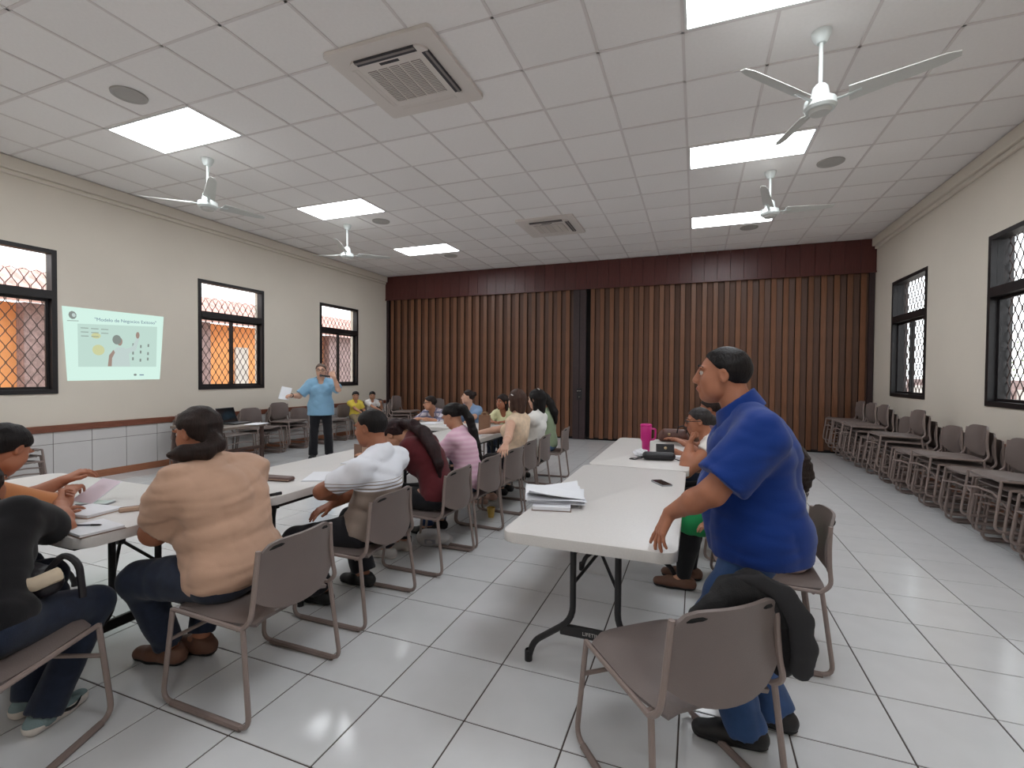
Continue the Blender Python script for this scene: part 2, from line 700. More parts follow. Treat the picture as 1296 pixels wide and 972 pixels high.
val = empty('trim_5', loc=(0, 10.2, 3.27))
val['kind'] = 'structure'
nb = 44
for k in range(nb):
    x0 = XL + .002 + (XR - XL - .004) * k / nb
    x1 = XL + .002 + (XR - XL - .004) * (k + 1) / nb
    if k == 0:
        vo = obj('valance_board', bx(0, x1 - x0 - .003, 0, .03, 0, H - 3.27 - .003, bevel=.002), m_val, val, loc=(x0, random.uniform(0, .003), 0))
    else:
        new_obj('valance_board', vo.data, val, (x0, random.uniform(0, .003), 0))
obj('valance_soffit', bx(XL + .002, XR - .002, .03, .16, .01, .03), m_val, val)
obj('valance_lip', bx(XL + .002, XR - .002, -.012, .02, -.012, .012), m_val, val)
# ------------------------------------------------------------------ outdoors, seen through the lattices
m_orange = mat('orange_stucco', (240, 168, 108), .9, noise=.08, nscale=2)
m_pil = mat('grey_stone_pilaster', (150, 128, 126), .9, noise=.3, nscale=14)
m_roof = mat('pink_clay_roof', (216, 172, 162), .8, noise=.2, nscale=5)
m_ground = mat('concrete_ground', (190, 182, 172), .9, noise=.06, nscale=2)
m_leaf = mat('green_leaf', (120, 140, 80), .6, vary=.1)
m_pale = mat('pale_boundary_wall', (212, 206, 200), .9, noise=.12, nscale=3)
tag(obj('ground', bx(-30, 22, -12, 30, -.4, -.14), m_ground), kind='structure')
XO = -11.2
ob = empty('orange_building', 'orange building with grey stone pilasters and pink roof outside the left windows', 'building', (XO, 12, -.14))
obj('wall', bx(-.3, 0, -16, 30, 0, 2.75), m_orange, ob)
for ya, yb in ((-6.2, -5.6), (-2.6, -2.0), (1.0, 1.6), (4.72, 5.35), (7.70, 8.16), (12.15, 13.6), (16.2, 16.9), (20.4, 21.1)):
    obj('pilaster', bx(0, .25, ya - 12, yb - 12, 0, 2.75, bevel=.01), m_pil, ob)
for ya, yb in ((8.98, 9.36), (2.7, 3.1), (14.4, 14.8)):
    tag(obj('shutter', bx(0, .06, ya - 12, yb - 12, .75, 2.2, bevel=.005), m_pale, ob), 'pale shutter')
obj('downpipe', tb([(.10, -.07, .02), (.10, -.07, 2.74)], .06, n=8), m_grille, ob)
obj('plinth', bx(0, .06, -16, 30, 0, .75), m_pale, ob)
rb = bmesh.new()
rv = [(.55, 0, 2.72), (.55, 0, 2.8), (-.9, 0, 3.5), (-.9, 0, 3.42)]
for yy in (-16, 30):
    for p in rv:
        rb.verts.new((p[0], yy, p[2]))
rb.verts.ensure_lookup_table()
V = list(rb.verts)
rb.faces.new(V[0:4])
rb.faces.new(V[4:8][::-1])
for k in range(4):
    rb.faces.new((V[k], V[4 + k], V[4 + (k + 1) % 4], V[(k + 1) % 4]))
roof = obj('roof', rb, m_roof, ob)
sh = bmesh.new()
yy = -16
while yy < 30:
    tube(sh, [(.57, yy, 2.79), (-.9, yy, 3.5)], .06, n=6)
    yy += .23
tag(obj('roof_tile', sh, m_roof, roof), kind='stuff')
# right side: pale boundary wall with posts, and shrubs in front of it
bw = empty('boundary_wall', 'pale boundary wall with posts outside the right windows', 'wall', (6.4, 8, -.14))
obj('wall', bx(0, .2, -6, 22, 0, 1.3), m_pale, bw)
for k in range(10):
    obj('post', bx(-.08, .28, -5 + 2.6 * k, -4.7 + 2.6 * k, 0, 1.5, bevel=.01), m_pil, bw)
for n, (sx, sy, hh) in enumerate(((7.6, 12.0, 2.0), (7.7, 15.5, 2.4), (7.6, 19.5, 2.7), (7.7, 24.0, 2.9))):
    t = empty('shrub', ['leafy shrub outside the far right window, nearest to the glass', 'second leafy shrub outside the far right window',
                        'third leafy shrub outside the right windows', 'farthest leafy shrub outside the right windows'][n], 'shrub', (sx, sy, -.14), group='shrubs along the boundary wall')
    obj('stem', tb([(0, 0, 0), (.03, .02, hh * .4), (-.02, 0, hh * .8)], [.05, .04, .02]), m_pil, t)
    lf = bmesh.new()
    for k in range(700):
        a, r = random.uniform(0, 2 * PI), random.random() ** .5 * .62
        z = random.uniform(.25, 1.0) * hh
        c = Vector((r * math.cos(a), r * math.sin(a), z))
        d = Vector((random.gauss(0, 1), random.gauss(0, 1), random.gauss(0, .6))).normalized()
        e = d.cross(Vector((0, 0, 1))).normalized() if abs(d.z) < .95 else Vector((1, 0, 0))
        L = random.uniform(.07, .12)
        lf.faces.new([lf.verts.new(c), lf.verts.new(c + d * L * .5 + e * L * .25), lf.verts.new(c + d * L), lf.verts.new(c + d * L * .5 - e * L * .25)])
    tag(obj('foliage', lf, m_leaf, t), kind='stuff')
# ------------------------------------------------------------------ ceiling fittings
m_fan = mat('white_fan_enamel', (222, 228, 226), .35)
m_blade = mat('pale_fan_blade', (206, 206, 202), .45)
m_ac = mat('off_white_ac_plastic', (222, 214, 208), .5)
m_acdark = mat('dark_ac_slot', (52, 50, 54), .5)
m_acgrey = mat('grey_ac_louvre', (138, 130, 128), .6)
m_spk = mat('grey_speaker_mesh', (176, 172, 168), .8, bump=.3, bscale=400)


def ceiling_fan(x, y, a0, hub, label):
    t = empty('ceiling_fan', label, 'ceiling fan', (x, y, H), group='white ceiling fans')
    d = hub - H
    obj('canopy', lathe(bmesh.new(), [(0, -.075), (.03, -.075), (.045, -.06), (.062, -.02), (.066, .003), (0, .003)], 20), m_fan, t, True)
    obj('rod', tb([(0, 0, -.06), (0, 0, d + .05)], .0135, n=10), m_fan, t, True)
    mo = obj('motor', lathe(bmesh.new(), [(0, .13), (.034, .13), (.05, .11), (.062, .03), (.10, .018), (.104, -.03), (.09, -.048), (0, -.055)], 24, (0, 0, d)), m_fan, t, True)
    obj('motor_cap', lathe(bmesh.new(), [(0, -.075), (.06, -.072), (.075, -.05), (0, -.05)], 20, (0, 0, d)), m_blade, mo, True)
    for k in range(3):
        a = math.radians(a0 + 120 * k)
        R = Matrix.Rotation(a, 3, 'Z')
        b = bmesh.new()
        prev = None
        for q in range(9):
            f = q / 8
            r = .17 + .57 * f
            w = .062 * (1 - .38 * f) * (1 if q < 8 else .55)
            tw = -math.radians(22 - 9 * f)
            z = d + .015 + .045 * f
            row = []
            for e, th in ((-1, .003), (1, .003), (1, -.003), (-1, -.003)):
                p = Vector((r, e * w * math.cos(tw), z + e * w * math.sin(tw) + th))
                row.append(b.verts.new(R @ p))
            if prev:
                for c in range(4):
                    b.faces.new((prev[c], prev[(c + 1) % 4], row[(c + 1) % 4], row[c]))
            else:
                b.faces.new(row[::-1])
            prev = row
        b.faces.new(prev)
        bl = obj('blade', b, m_blade, t)
        br = bmesh.new()
        tube(br, [R @ Vector((.095, 0, d)), R @ Vector((.15, 0, d + .005)), R @ Vector((.24, 0, d + .022))], [.016, .014, .02], n=6, flat=((0, 0, 1), .4))
        obj('blade_bracket', br, m_fan, bl)
    return t


ceiling_fan(.80, 4.005, -17, 3.355, 'white three-blade ceiling fan nearest the camera, at upper right')
ceiling_fan(.80, 6.50, 18, 3.385, 'white three-blade ceiling fan far right, hanging in front of a light panel')
ceiling_fan(-5.28, 3.905, 207, 3.345, 'white three-blade ceiling fan near left, hanging below the large left light panel')
ceiling_fan(-5.42, 6.43, 177, 3.365, 'white three-blade ceiling fan far left, toward the wooden partition')


def cassette(x, y, label):
    t = empty('air_conditioner', label, 'air conditioner', (x, y, H), group='ceiling cassette air conditioners')
    a = .47
    p = bmesh.new()
    prism(p, round_rect(-a, a, -a, a, .03), -.028, .003)
    obj('panel', p, m_ac, t)
    q = bmesh.new()
    prism(q, round_rect(-.35, .35, -.35, .35, .09), -.042, -.027)
    g = obj('grille_frame', q, m_ac, t)
    for k in range(5):
        cx = -.20 + .10 * k
        obj('grille_recess', bx(cx - .041, cx + .041, -.21, .22, -.0445, -.041), m_acgrey, g)
        lv = bmesh.new()
        for j in range(22):
            yy = -.205 + .0195 * j
            box(lv, cx - .041, cx + .041, yy, yy + .007, -.049, -.044)
        tag(obj('louvre', lv, m_ac, g), kind='stuff')
    obj('display_strip', bx(-.085, .085, -.275, -.25, -.0455, -.041), m_acdark, g)
    for k in range(4):
        R = Matrix.Rotation(PI / 2 * k, 3, 'Z')
        for nm, z0, z1, y0, y1, mm in (('air_slot', -.0445, -.03, .292, .352, m_acdark), ('air_flap', -.05, -.046, .322, .345, m_ac)):
            b = bx(-.27, .27, y0, y1, z0, z1, bevel=.002)
            bmesh.ops.rotate(b, verts=b.verts, cent=(0, 0, 0), matrix=R)
            obj(nm, b, (m_ac if k in (0, 1) else mm) if nm == 'air_slot' else (m_ac if k in (0, 1) else m_acgrey), t)
    return t


cassette(-2.245, 3.40, 'large square ceiling air conditioner cassette nearest the camera')
cassette(-2.255, 7.60, 'square ceiling air conditioner cassette far away, before the wooden partition')
for x, y, lb in ((-4.72, 2.765, 'round ceiling speaker at upper left, before the nearest left light panel'),
                 (-4.765, 6.45, 'round ceiling speaker at left, behind the middle left light panel'),
                 (1.40, 6.43, 'round ceiling speaker at right, beyond the light panel behind the nearest fan'),
                 (.78, 8.78, 'round ceiling speaker at far right, under the far right fan'),
                 (-4.77, 8.80, 'small round ceiling speaker farthest away at left, by the farthest light panel')):
    t = empty('ceiling_speaker', lb, 'speaker', (x, y, H), group='round ceiling speakers')
    obj('rim', lathe(bmesh.new(), [(.105, -.004), (.12, -.012), (.135, -.009), (.138, .003), (.105, .003)], 28), m_spk, t, True)
    obj('mesh_cover', lathe(bmesh.new(), [(0, -.011), (.06, -.010), (.107, -.004), (.107, .002), (0, .002)], 28), m_spk, t, True)

# ------------------------------------------------------------------ the projected slide on the left wall: projector light built as thin glowing sheets
slide = empty('projected_slide', 'bright projected slide showing a person at a wall chart, on the left wall', 'projection', (XL, 4.15, 1.75))
m_sl = emit('slide_light', (218, 248, 236), .95)
m_si = emit('slide_image_light', (206, 234, 223), .86)
m_sd = emit('slide_grey', (164, 174, 168), .66)
m_st = emit('slide_text', (140, 164, 190), .62)
m_sy = emit('slide_yellow', (226, 230, 178), .80)
m_sk = emit('slide_brown', (190, 166, 154), .70)
m_sw = emit('slide_shirt', (214, 232, 228), .80)
C4 = [(3.552, 2.221), (4.774, 2.224), (4.712, 1.296), (3.60, 1.283)]     # y, z of the four corners


def on_slide(u, v, d):
    """u, v in 0..1 from the top left corner of the slide, d in front of the wall."""
    a = [C4[0][k] * (1 - u) + C4[1][k] * u for k in (0, 1)]
    b = [C4[3][k] * (1 - u) + C4[2][k] * u for k in (0, 1)]
    return Vector((d, a[0] * (1 - v) + b[0] * v - 4.15, a[1] * (1 - v) + b[1] * v - 1.75))


def slide_poly(name, uv, m, d, parent=slide):
    bm = bmesh.new()
    f = [bm.verts.new(on_slide(u, v, d)) for u, v in uv]
    g = [bm.verts.new(on_slide(u, v, d - .0015)) for u, v in uv]
    bm.faces.new(f)
    bm.faces.new(g[::-1])
    for k in range(len(f)):
        bm.faces.new((f[k], f[(k + 1) % len(f)], g[(k + 1) % len(f)], g[k]))
    return obj(name, bm, m, parent)


def slide_blob(name, u, v, ru, rv, m, d, n=18, a0=0, parent=slide):
    return slide_poly(name, [(u + ru * math.cos(2 * PI * k / n + a0), v + rv * math.sin(2 * PI * k / n + a0)) for k in range(n)], m, d, parent)


slide_poly('slide_page', [(0, 0), (1, 0), (1, 1), (0, 1)], m_sl, .003)
pic = slide_poly('slide_photo', [(.125, .22), (.93, .17), (.945, .80), (.11, .81)], m_si, .005)
slide_blob('chart_blob', .31, .57, .06, .075, m_sy, .006, parent=pic)
slide_blob('chart_blob', .29, .37, .045, .04, m_sy, .006, parent=pic)
for k in range(8):
    u, v = .15 + .095 * (k % 3), .27 + .055 * (k // 3)
    slide_poly('chart_line', [(u, v), (u + .07, v - .003), (u + .07, v + .006), (u, v + .009)], m_sd, .0063, pic)
for k in range(9):
    u, v = .66 + .085 * (k % 3), .45 + .105 * (k // 3) + .02 * (k % 2)
    slide_poly('chart_mark', [(u, v), (u + .018, v), (u + .018, v + .045), (u, v + .045)], m_sd, .0063, pic)
slide_poly('pictured_torso', [(.41, .80), (.43, .60), (.50, .52), (.57, .52), (.62, .58), (.64, .80)], m_sw, .0067, pic)
slide_poly('pictured_arm', [(.57, .55), (.66, .50), (.705, .36), (.735, .37), (.70, .55), (.61, .62)], m_sw, .0067, pic)
slide_poly('pictured_sleeve', [(.40, .80), (.415, .64), (.46, .56), (.475, .60), (.445, .68), (.44, .80)], m_sk, .007, pic)
slide_blob('pictured_hand', .715, .325, .02, .05, m_sk, .007, parent=pic)
slide_blob('pictured_face', .525, .435, .028, .06, m_sk, .007, parent=pic)
slide_blob('pictured_hair', .495, .41, .045, .07, m_sd, .0073, parent=pic)
lg = slide_blob('slide_emblem', .085, .11, .035, .055, m_sd, .005, n=9, a0=.4)
slide_blob('emblem_dot', .095, .11, .016, .026, m_sw, .0056, parent=lg)
slide_poly('emblem_caption', [(.035, .187), (.135, .178), (.135, .186), (.035, .195)], m_sd, .005)
slide_blob('footer_mark', .70, .925, .018, .016, m_sd, .005)
slide_poly('footer_line', [(.75, .92), (.80, .92), (.80, .935), (.75, .935)], m_st, .005)
title = text_mesh('slide_title', '"Modelo de Negocios Exitoso"', .062, m_st, slide)
b0, b1 = on_slide(.34, .14, .005), on_slide(.86, .115, .005)
dy = (b1 - b0).normalized()
title.matrix_local = Matrix.Translation((b0 + b1) / 2) @ Matrix((dy, Vector((1, 0, 0)).cross(dy), Vector((1, 0, 0)))).transposed().to_4x4()

# ------------------------------------------------------------------ stacking chair (front = +y, origin on the floor)
m_shell = mat('brown_grey_chair_plastic', (116, 104, 100), .42, noise=.05, nscale=6, bump=.12, bscale=240)
m_frame = mat('taupe_chair_steel', (138, 122, 116), .42, noise=.04)
m_glide = mat('chair_glide_sleeve', (126, 110, 104), .55)


def sheet(P, th, wrap=None):
    """Closed thin solid from a grid of points P[i][j], thickened along its normals."""
    bm = bmesh.new()
    ni, nj = len(P), len(P[0])
    nor = [[None] * nj for _ in range(ni)]
    for i in range(ni):
        for j in range(nj):
            a = P[min(i + 1, ni - 1)][j] - P[max(i - 1, 0)][j]
            b = P[i][min(j + 1, nj - 1)] - P[i][max(j - 1, 0)]
            c = a.cross(b)
            nor[i][j] = c.normalized() if c.length > 1e-9 else Vector((0, 0, 1))
    A = [[bm.verts.new(P[i][j] + nor[i][j] * th / 2) for j in range(nj)] for i in range(ni)]
    B = [[bm.verts.new(P[i][j] - nor[i][j] * th / 2) for j in range(nj)] for i in range(ni)]
    for i in range(ni - 1):
        for j in range(nj - 1):
            bm.faces.new((A[i][j], A[i + 1][j], A[i + 1][j + 1], A[i][j + 1]))
            bm.faces.new((B[i][j], B[i][j + 1], B[i + 1][j + 1], B[i + 1][j]))
    for i in range(ni - 1):
        bm.faces.new((A[i][0], B[i][0], B[i + 1][0], A[i + 1][0]))
        bm.faces.new((A[i][-1], A[i + 1][-1], B[i + 1][-1], B[i][-1]))
    for j in range(nj - 1):
        bm.faces.new((A[0][j], A[0][j + 1], B[0][j + 1], B[0][j]))
        bm.faces.new((A[-1][j], B[-1][j], B[-1][j + 1], A[-1][j + 1]))
    return bm


def make_chair():
    t = empty('stacking_chair', 'x', 'chair')
    # seat: shallow dish with rounded front corners and rolled edges
    P = []
    for i in range(11):
        f = i / 10
        y = .235 - .46 * f
        hw = .235 * (1 - .18 * max(0, (f - .55) / .45) ** 2)
        if i == 0:
            hw = .20
        row = []
        for j in range(11):
            g = j / 10 * 2 - 1
            z = .425 - .022 * f - .014 * (1 - g * g) * math.sin(PI * min(1, f * 1.05)) - .02 * max(0, .12 - f) / .12 - .012 * max(0, abs(g) - .85) / .15
            yy = y - .03 * (abs(g) ** 4) * (1 if i < 2 else 0)
            row.append(Vector((g * hw, yy, z)))
        P.append(row)
    obj('seat', sheet(P, .014), m_shell, t, True)
    # back: wide shell, straight rounded top, lower edge bowing down in a D, wrapping forward at the sides
    P = []
    nv, nh = 12, 13
    for i in range(nv):
        f = i / (nv - 1)
        row = []
        for j in range(nh):
            g = j / (nh - 1) * 2 - 1
            ztop = .725 - .05 * abs(g) ** 7
            zbot = .490 - .065 * (1 - abs(g) ** 2.6)
            z = zbot + (ztop - zbot) * f
            hw = .208 - .012 * f
            y = -.232 - .012 * (z - .43) / .30 - .048 * (1 - g * g) + .012 * math.sin(PI * f)
            row.append(Vector((g * hw, y, z)))
        P.append(row)
    bk = obj('backrest', sheet(P, .013), m_shell, t, True)
    for s in (-1, 1):
        g = s * .60
        b = bmesh.new()
        y0 = -.232 - .012 * (.70 - .43) / .30
        pts = []
        for q in range(5):
            gg = s * (.52 + .30 * q / 4)
            pts.append(Vector((gg * .197, y0 - .048 * (1 - gg * gg) - .001, .703 - .05 * abs(gg) ** 7)))
        tube(b, pts, [.003, .0075, .0075, .0075, .003], n=6)
        tag(obj('hand_slot', b, m_dark, bk), 'dark slot near the top edge')
    # frame
    for s in (-1, 1):
        x = .238 * s
        side = rounded([(x, .20, .405), (x * 1.06, .245, .016), (x * 1.06, -.255, .016), (x, -.205, .395)], .055, 5)
        sf = obj('side_frame', tb(side, .0105, n=8), m_frame, t, True)
        gl = [(x * 1.06, .19, .0135), (x * 1.06, -.21, .0135)]
        obj('runner_glide', tb(gl, .0135, n=8), m_glide, sf, True)
        obj('seat_rail', tb([(x, .20, .402), (x, -.205, .392)], .0095, n=8), m_frame, t, True)
        upr = rounded([(x, -.198, .392), (x * .99, -.243, .43), (x * .92, -.238, .50), (x * .87, -.238, .60), (x * .835, -.243, .695)], .03, 3)
        obj('back_upright', tb(upr, .0105, n=8), m_frame, t, True)
    obj('front_stretcher', tb([(-.243, .217, .27), (-.10, .19, .285), (.10, .19, .285), (.243, .217, .27)], .0085, n=8), m_frame, t, True)
    obj('rear_stretcher', tb([(-.236, -.17, .385), (.236, -.17, .385)], .0085, n=8), m_frame, t, True)
    return t


CHAIR = make_chair()
chair_used = [False]


def chair(x, y, face, label, group=None, z=0.0, pitch=0.0):
    """face: direction the sitter looks in, in degrees (0 = +x, 90 = +y)."""
    rz = math.radians(face - 90)
    if not chair_used[0]:
        chair_used[0] = True
        CHAIR.location = (x, y, z)
        CHAIR.rotation_euler = (pitch, 0, rz)
        CHAIR['label'] = label
        if group:
            CHAIR['group'] = group
        return CHAIR
    return dup(CHAIR, (x, y, z), label=label, group=group, rot=(pitch, 0, rz))


chair(-1.85, 1.59, 180, 'brown-grey chair under the woman in the beige shirt, nearest of the left row', 'chairs along the left tables')
chair(-1.90, 2.345, 181, 'brown-grey chair under the man in the white T-shirt', 'chairs along the left tables')
chair(-1.86, 3.12, 180, 'brown-grey chair under the woman in the maroon top', 'chairs along the left tables')
chair(-1.85, 3.69, 178, 'brown-grey chair under the woman in the striped pink shirt', 'chairs along the left tables')
chair(-1.82, 4.20, 176, 'empty brown-grey chair between the pink shirt and the sleeveless blouse', 'chairs along the left tables')
chair(-1.85, 4.715, 180, 'brown-grey chair under the woman in the sleeveless blouse', 'chairs along the left tables')
chair(-1.85, 5.23, 182, 'brown-grey chair under the woman in the plain white top with a hair clip', 'chairs along the left tables')
chair(-1.83, 6.06, 184, 'brown-grey chair under the woman in green and jeans, farthest of the left row', 'chairs along the left tables')
chair(-2.33, .88, 113, 'brown-grey chair under the woman in black at the lower left corner')
chair(-3.02, .80, 87, 'brown-grey chair under the person in orange at the left edge')
chair(-3.72, 6.55, 268, 'brown-grey chair under the person in the plaid shirt', 'chairs behind the far table')
chair(-3.14, 6.58, 272, 'brown-grey chair under the woman in the light blue blouse with a hair bun', 'chairs behind the far table')
chair(-2.56, 6.60, 266, 'brown-grey chair under the woman in pale yellow facing the camera', 'chairs behind the far table')
chair(-.06, 1.76, 130, 'empty brown-grey chair in the foreground with a black jacket over its back')
chair(.36, 2.83, 180, 'brown-grey chair behind the standing man, under the person in black trousers', 'chairs along the right tables')
chair(.36, 3.42, 180, 'brown-grey chair hidden behind the standing man, under the person in green trousers', 'chairs along the right tables')
chair(.32, 4.15, 180, 'brown-grey chair under the person with glasses resting the chin on a fist', 'chairs along the right tables')
chair(.36, 4.98, 180, 'brown-grey chair farthest along the right tables, by the brown handbag', 'chairs along the right tables')

# stacks along the right wall: every chair leans on the one below, one step up and forward
ord_ = ['lowest', 'second', 'third', 'fourth', 'fifth', 'sixth']
sn = 0
STACKS = [(9.72, 5, 'farthest stack at the right wall, in the corner by the partition'),
          (9.16, 5, 'second stack from the partition at the right wall'),
          (8.60, 5, 'third stack from the partition at the right wall'),
          (8.06, 3, 'low fourth stack from the partition at the right wall'),
          (7.42, 5, 'tall stack fifth from the partition at the right wall'),
          (6.80, 3, 'low stack just beyond the nearer right window, sixth from the partition'),
          (6.18, 4, 'stack under the nearer right window, seventh from the partition'),
          (5.58, 3, 'last stack but one toward the camera at the right wall'),
          (5.02, 4, 'nearest stack in view at the right wall'),
          (4.46, 3, 'stack just past the right edge of view')]
for y, n, where in STACKS:
    for k in range(n):
        q = ord_[k] if k < n - 1 else 'topmost'
        chair(2.575 - .052 * k + random.uniform(-.01, .01), y + random.uniform(-.012, .012), 180 + random.uniform(-2, 2),
              q + ' chair of the ' + where, 'stacked chairs along the right wall', z=.068 * k)

# chairs along the left wall and in the far left corner
LW = [(4.98, 2, -3, 'second chair from the little desk, against the left wall behind it'),
      (5.52, 1, 2, 'single chair against the left wall right behind the open laptop'),
      (6.05, 2, 0, 'chair against the left wall, beside the desk under the middle window'),
      (6.62, 3, 3, 'chair in the stack to the left of the standing presenter'),
      (7.18, 1, -2, 'chair against the left wall hidden behind the standing presenter'),
      (7.75, 2, 2, 'chair against the left wall to the right of the standing presenter'),
      (8.45, 1, 0, 'chair under the child in the yellow shirt'),
      (9.02, 1, 0, 'chair under the child in the white shirt'),
      (9.58, 2, 0, 'dark chair against the left wall beside the child in white')]
for y, n, da, where in LW:
    for k in range(n):
        pre = '' if n == 1 else ('topmost ' if k == n - 1 else ord_[k] + ' ')
        chair(-6.97 + .052 * k, y, da, 'brown-grey ' + pre + where if n == 1 else pre + where, 'chairs along the left wall', z=.068 * k)
for k in range(4):
    q = ord_[k] if k < 3 else 'topmost'
    chair(-5.95 + .052 * k, 8.75, 8, q + ' chair of the stack standing free before the left end of the partition', 'stacked chairs by the partition', z=.068 * k)
for k in range(3):
    q = ord_[k] if k < 2 else 'topmost'
    chair(-5.25 + .052 * k, 9.3, -12, q + ' chair of the stack close to the partition behind the plaid shirt', 'stacked chairs by the partition', z=.068 * k)
for k in range(3):
    q = ord_[k] if k < 2 else 'topmost'
    chair(-6.9 + .03 * k, 2.75, 15, q + ' chair of the small stack at the left edge against the tiled wainscot', 'stacked chairs at the left edge', z=.068 * k)

# ------------------------------------------------------------------ folding tables (long side = x, origin on the floor at the middle)
m_top = mat('white_granite_plastic', (212, 208, 205), .42, noise=.03, nscale=160, bump=.1, bscale=300)
m_leg = mat('black_table_steel', (28, 26, 28), .4)
m_lab = mat('pale_label_print', (200, 198, 194), .6)
TL, TW, TZ = 1.71, .735, .715


def make_table():
    t = empty('folding_table', 'x', 'table')
    b = bmesh.new()
    prism(b, round_rect(-TL / 2, TL / 2, -TW / 2, TW / 2, .055, 5), TZ - .046, TZ)
    es = [e for e in b.edges if abs(e.verts[0].co.z - e.verts[1].co.z) < 1e-6]
    bmesh.ops.bevel(b, geom=es, offset=.006, segments=2, affect='EDGES', profile=.5)
    obj('tabletop', b, m_top, t, True)
    for s in (-1, 1):
        x = s * (TL / 2 - .27)
        for e in (-1, 1):
            lg = tb(rounded([(x, e * .105, TZ - .05), (x, e * .105, .24), (x, e * .30, .10), (x, e * .325, .01)], .07, 5), .0155, n=10)
            leg = obj('leg', lg, m_leg, t, True)
            obj('foot_cap', lathe(bmesh.new(), [(0, 0), (.019, 0), (.019, .05), (.0155, .055)], 10, (x, e * .325, 0)), m_leg, leg)
        bar = obj('cross_bar', bx(x - .012, x + .012, -.165, .165, .165, .215, bevel=.004), m_leg, t)
        if s < 0:
            tx = text_mesh('bar_lettering', 'LIFETIME', .024, m_lab, bar)
            tx.matrix_local = Matrix.Translation((x - .0127, .01, .19)) @ Matrix(((0, 0, -1, 0), (-1, 0, 0, 0), (0, 1, 0, 0), (0, 0, 0, 1)))
        br = bmesh.new()
        xi = x - s * .34
        tube(br, [(xi, 0, TZ - .05), (x - s * .12, 0, .545)], .011, n=8)
        for e in (-1, 1):
            tube(br, [(x - s * .12, 0, .545), (x, e * .10, .42)], .008, n=8)
        obj('brace', br, m_leg, t, True)
        tag(obj('brace_joint', bx(x - s * .12 - .018, x - s * .12 + .018, -.016, .016, .525, .565, bevel=.004), m_leg, t), 'black hinge of the leg brace')
    obj('under_rail', bx(-TL / 2 + .12, TL / 2 - .12, -TW / 2 + .04, -TW / 2 + .06, TZ - .075, TZ - .046), m_leg, t)
    obj('under_rail', bx(-TL / 2 + .12, TL / 2 - .12, TW / 2 - .06, TW / 2 - .04, TZ - .075, TZ - .046), m_leg, t)
    return t


TAB = make_table()
TAB.location = (-.425, 2.785, 0)
TAB.rotation_euler = (0, 0, PI / 2)
tag(TAB, 'white folding table nearest at right, with papers at its corner and black legs', group='white folding tables')
dup(TAB, (-.405, 4.515, 0), PI / 2, 'white folding table at right behind the nearest, carrying the pink tumbler', 'white folding tables')
dup(TAB, (-3.19, 1.54, 0), 0, 'white folding table set crosswise at the lower left, with notebooks on it', 'white folding tables')
dup(TAB, (-2.53, 2.79, 0), PI / 2, 'white folding table before the man in the white T-shirt', 'white folding tables')
dup(TAB, (-2.51, 4.51, 0), PI / 2, 'white folding table before the women in pink and maroon', 'white folding tables')
dup(TAB, (-3.03, 5.75, 0), 0, 'white folding table set crosswise far away, before the plaid shirt', 'white folding tables')
# ------------------------------------------------------------------ bodies: smooth unions of tapered limbs, meshed as one surface
f32 = np.float32


def A3(v):
    return np.array([v[0], v[1], v[2]], dtype=np.float64)


def unit(v):
    n = np.linalg.norm(v)
    return v / n if n > 1e-9 else v


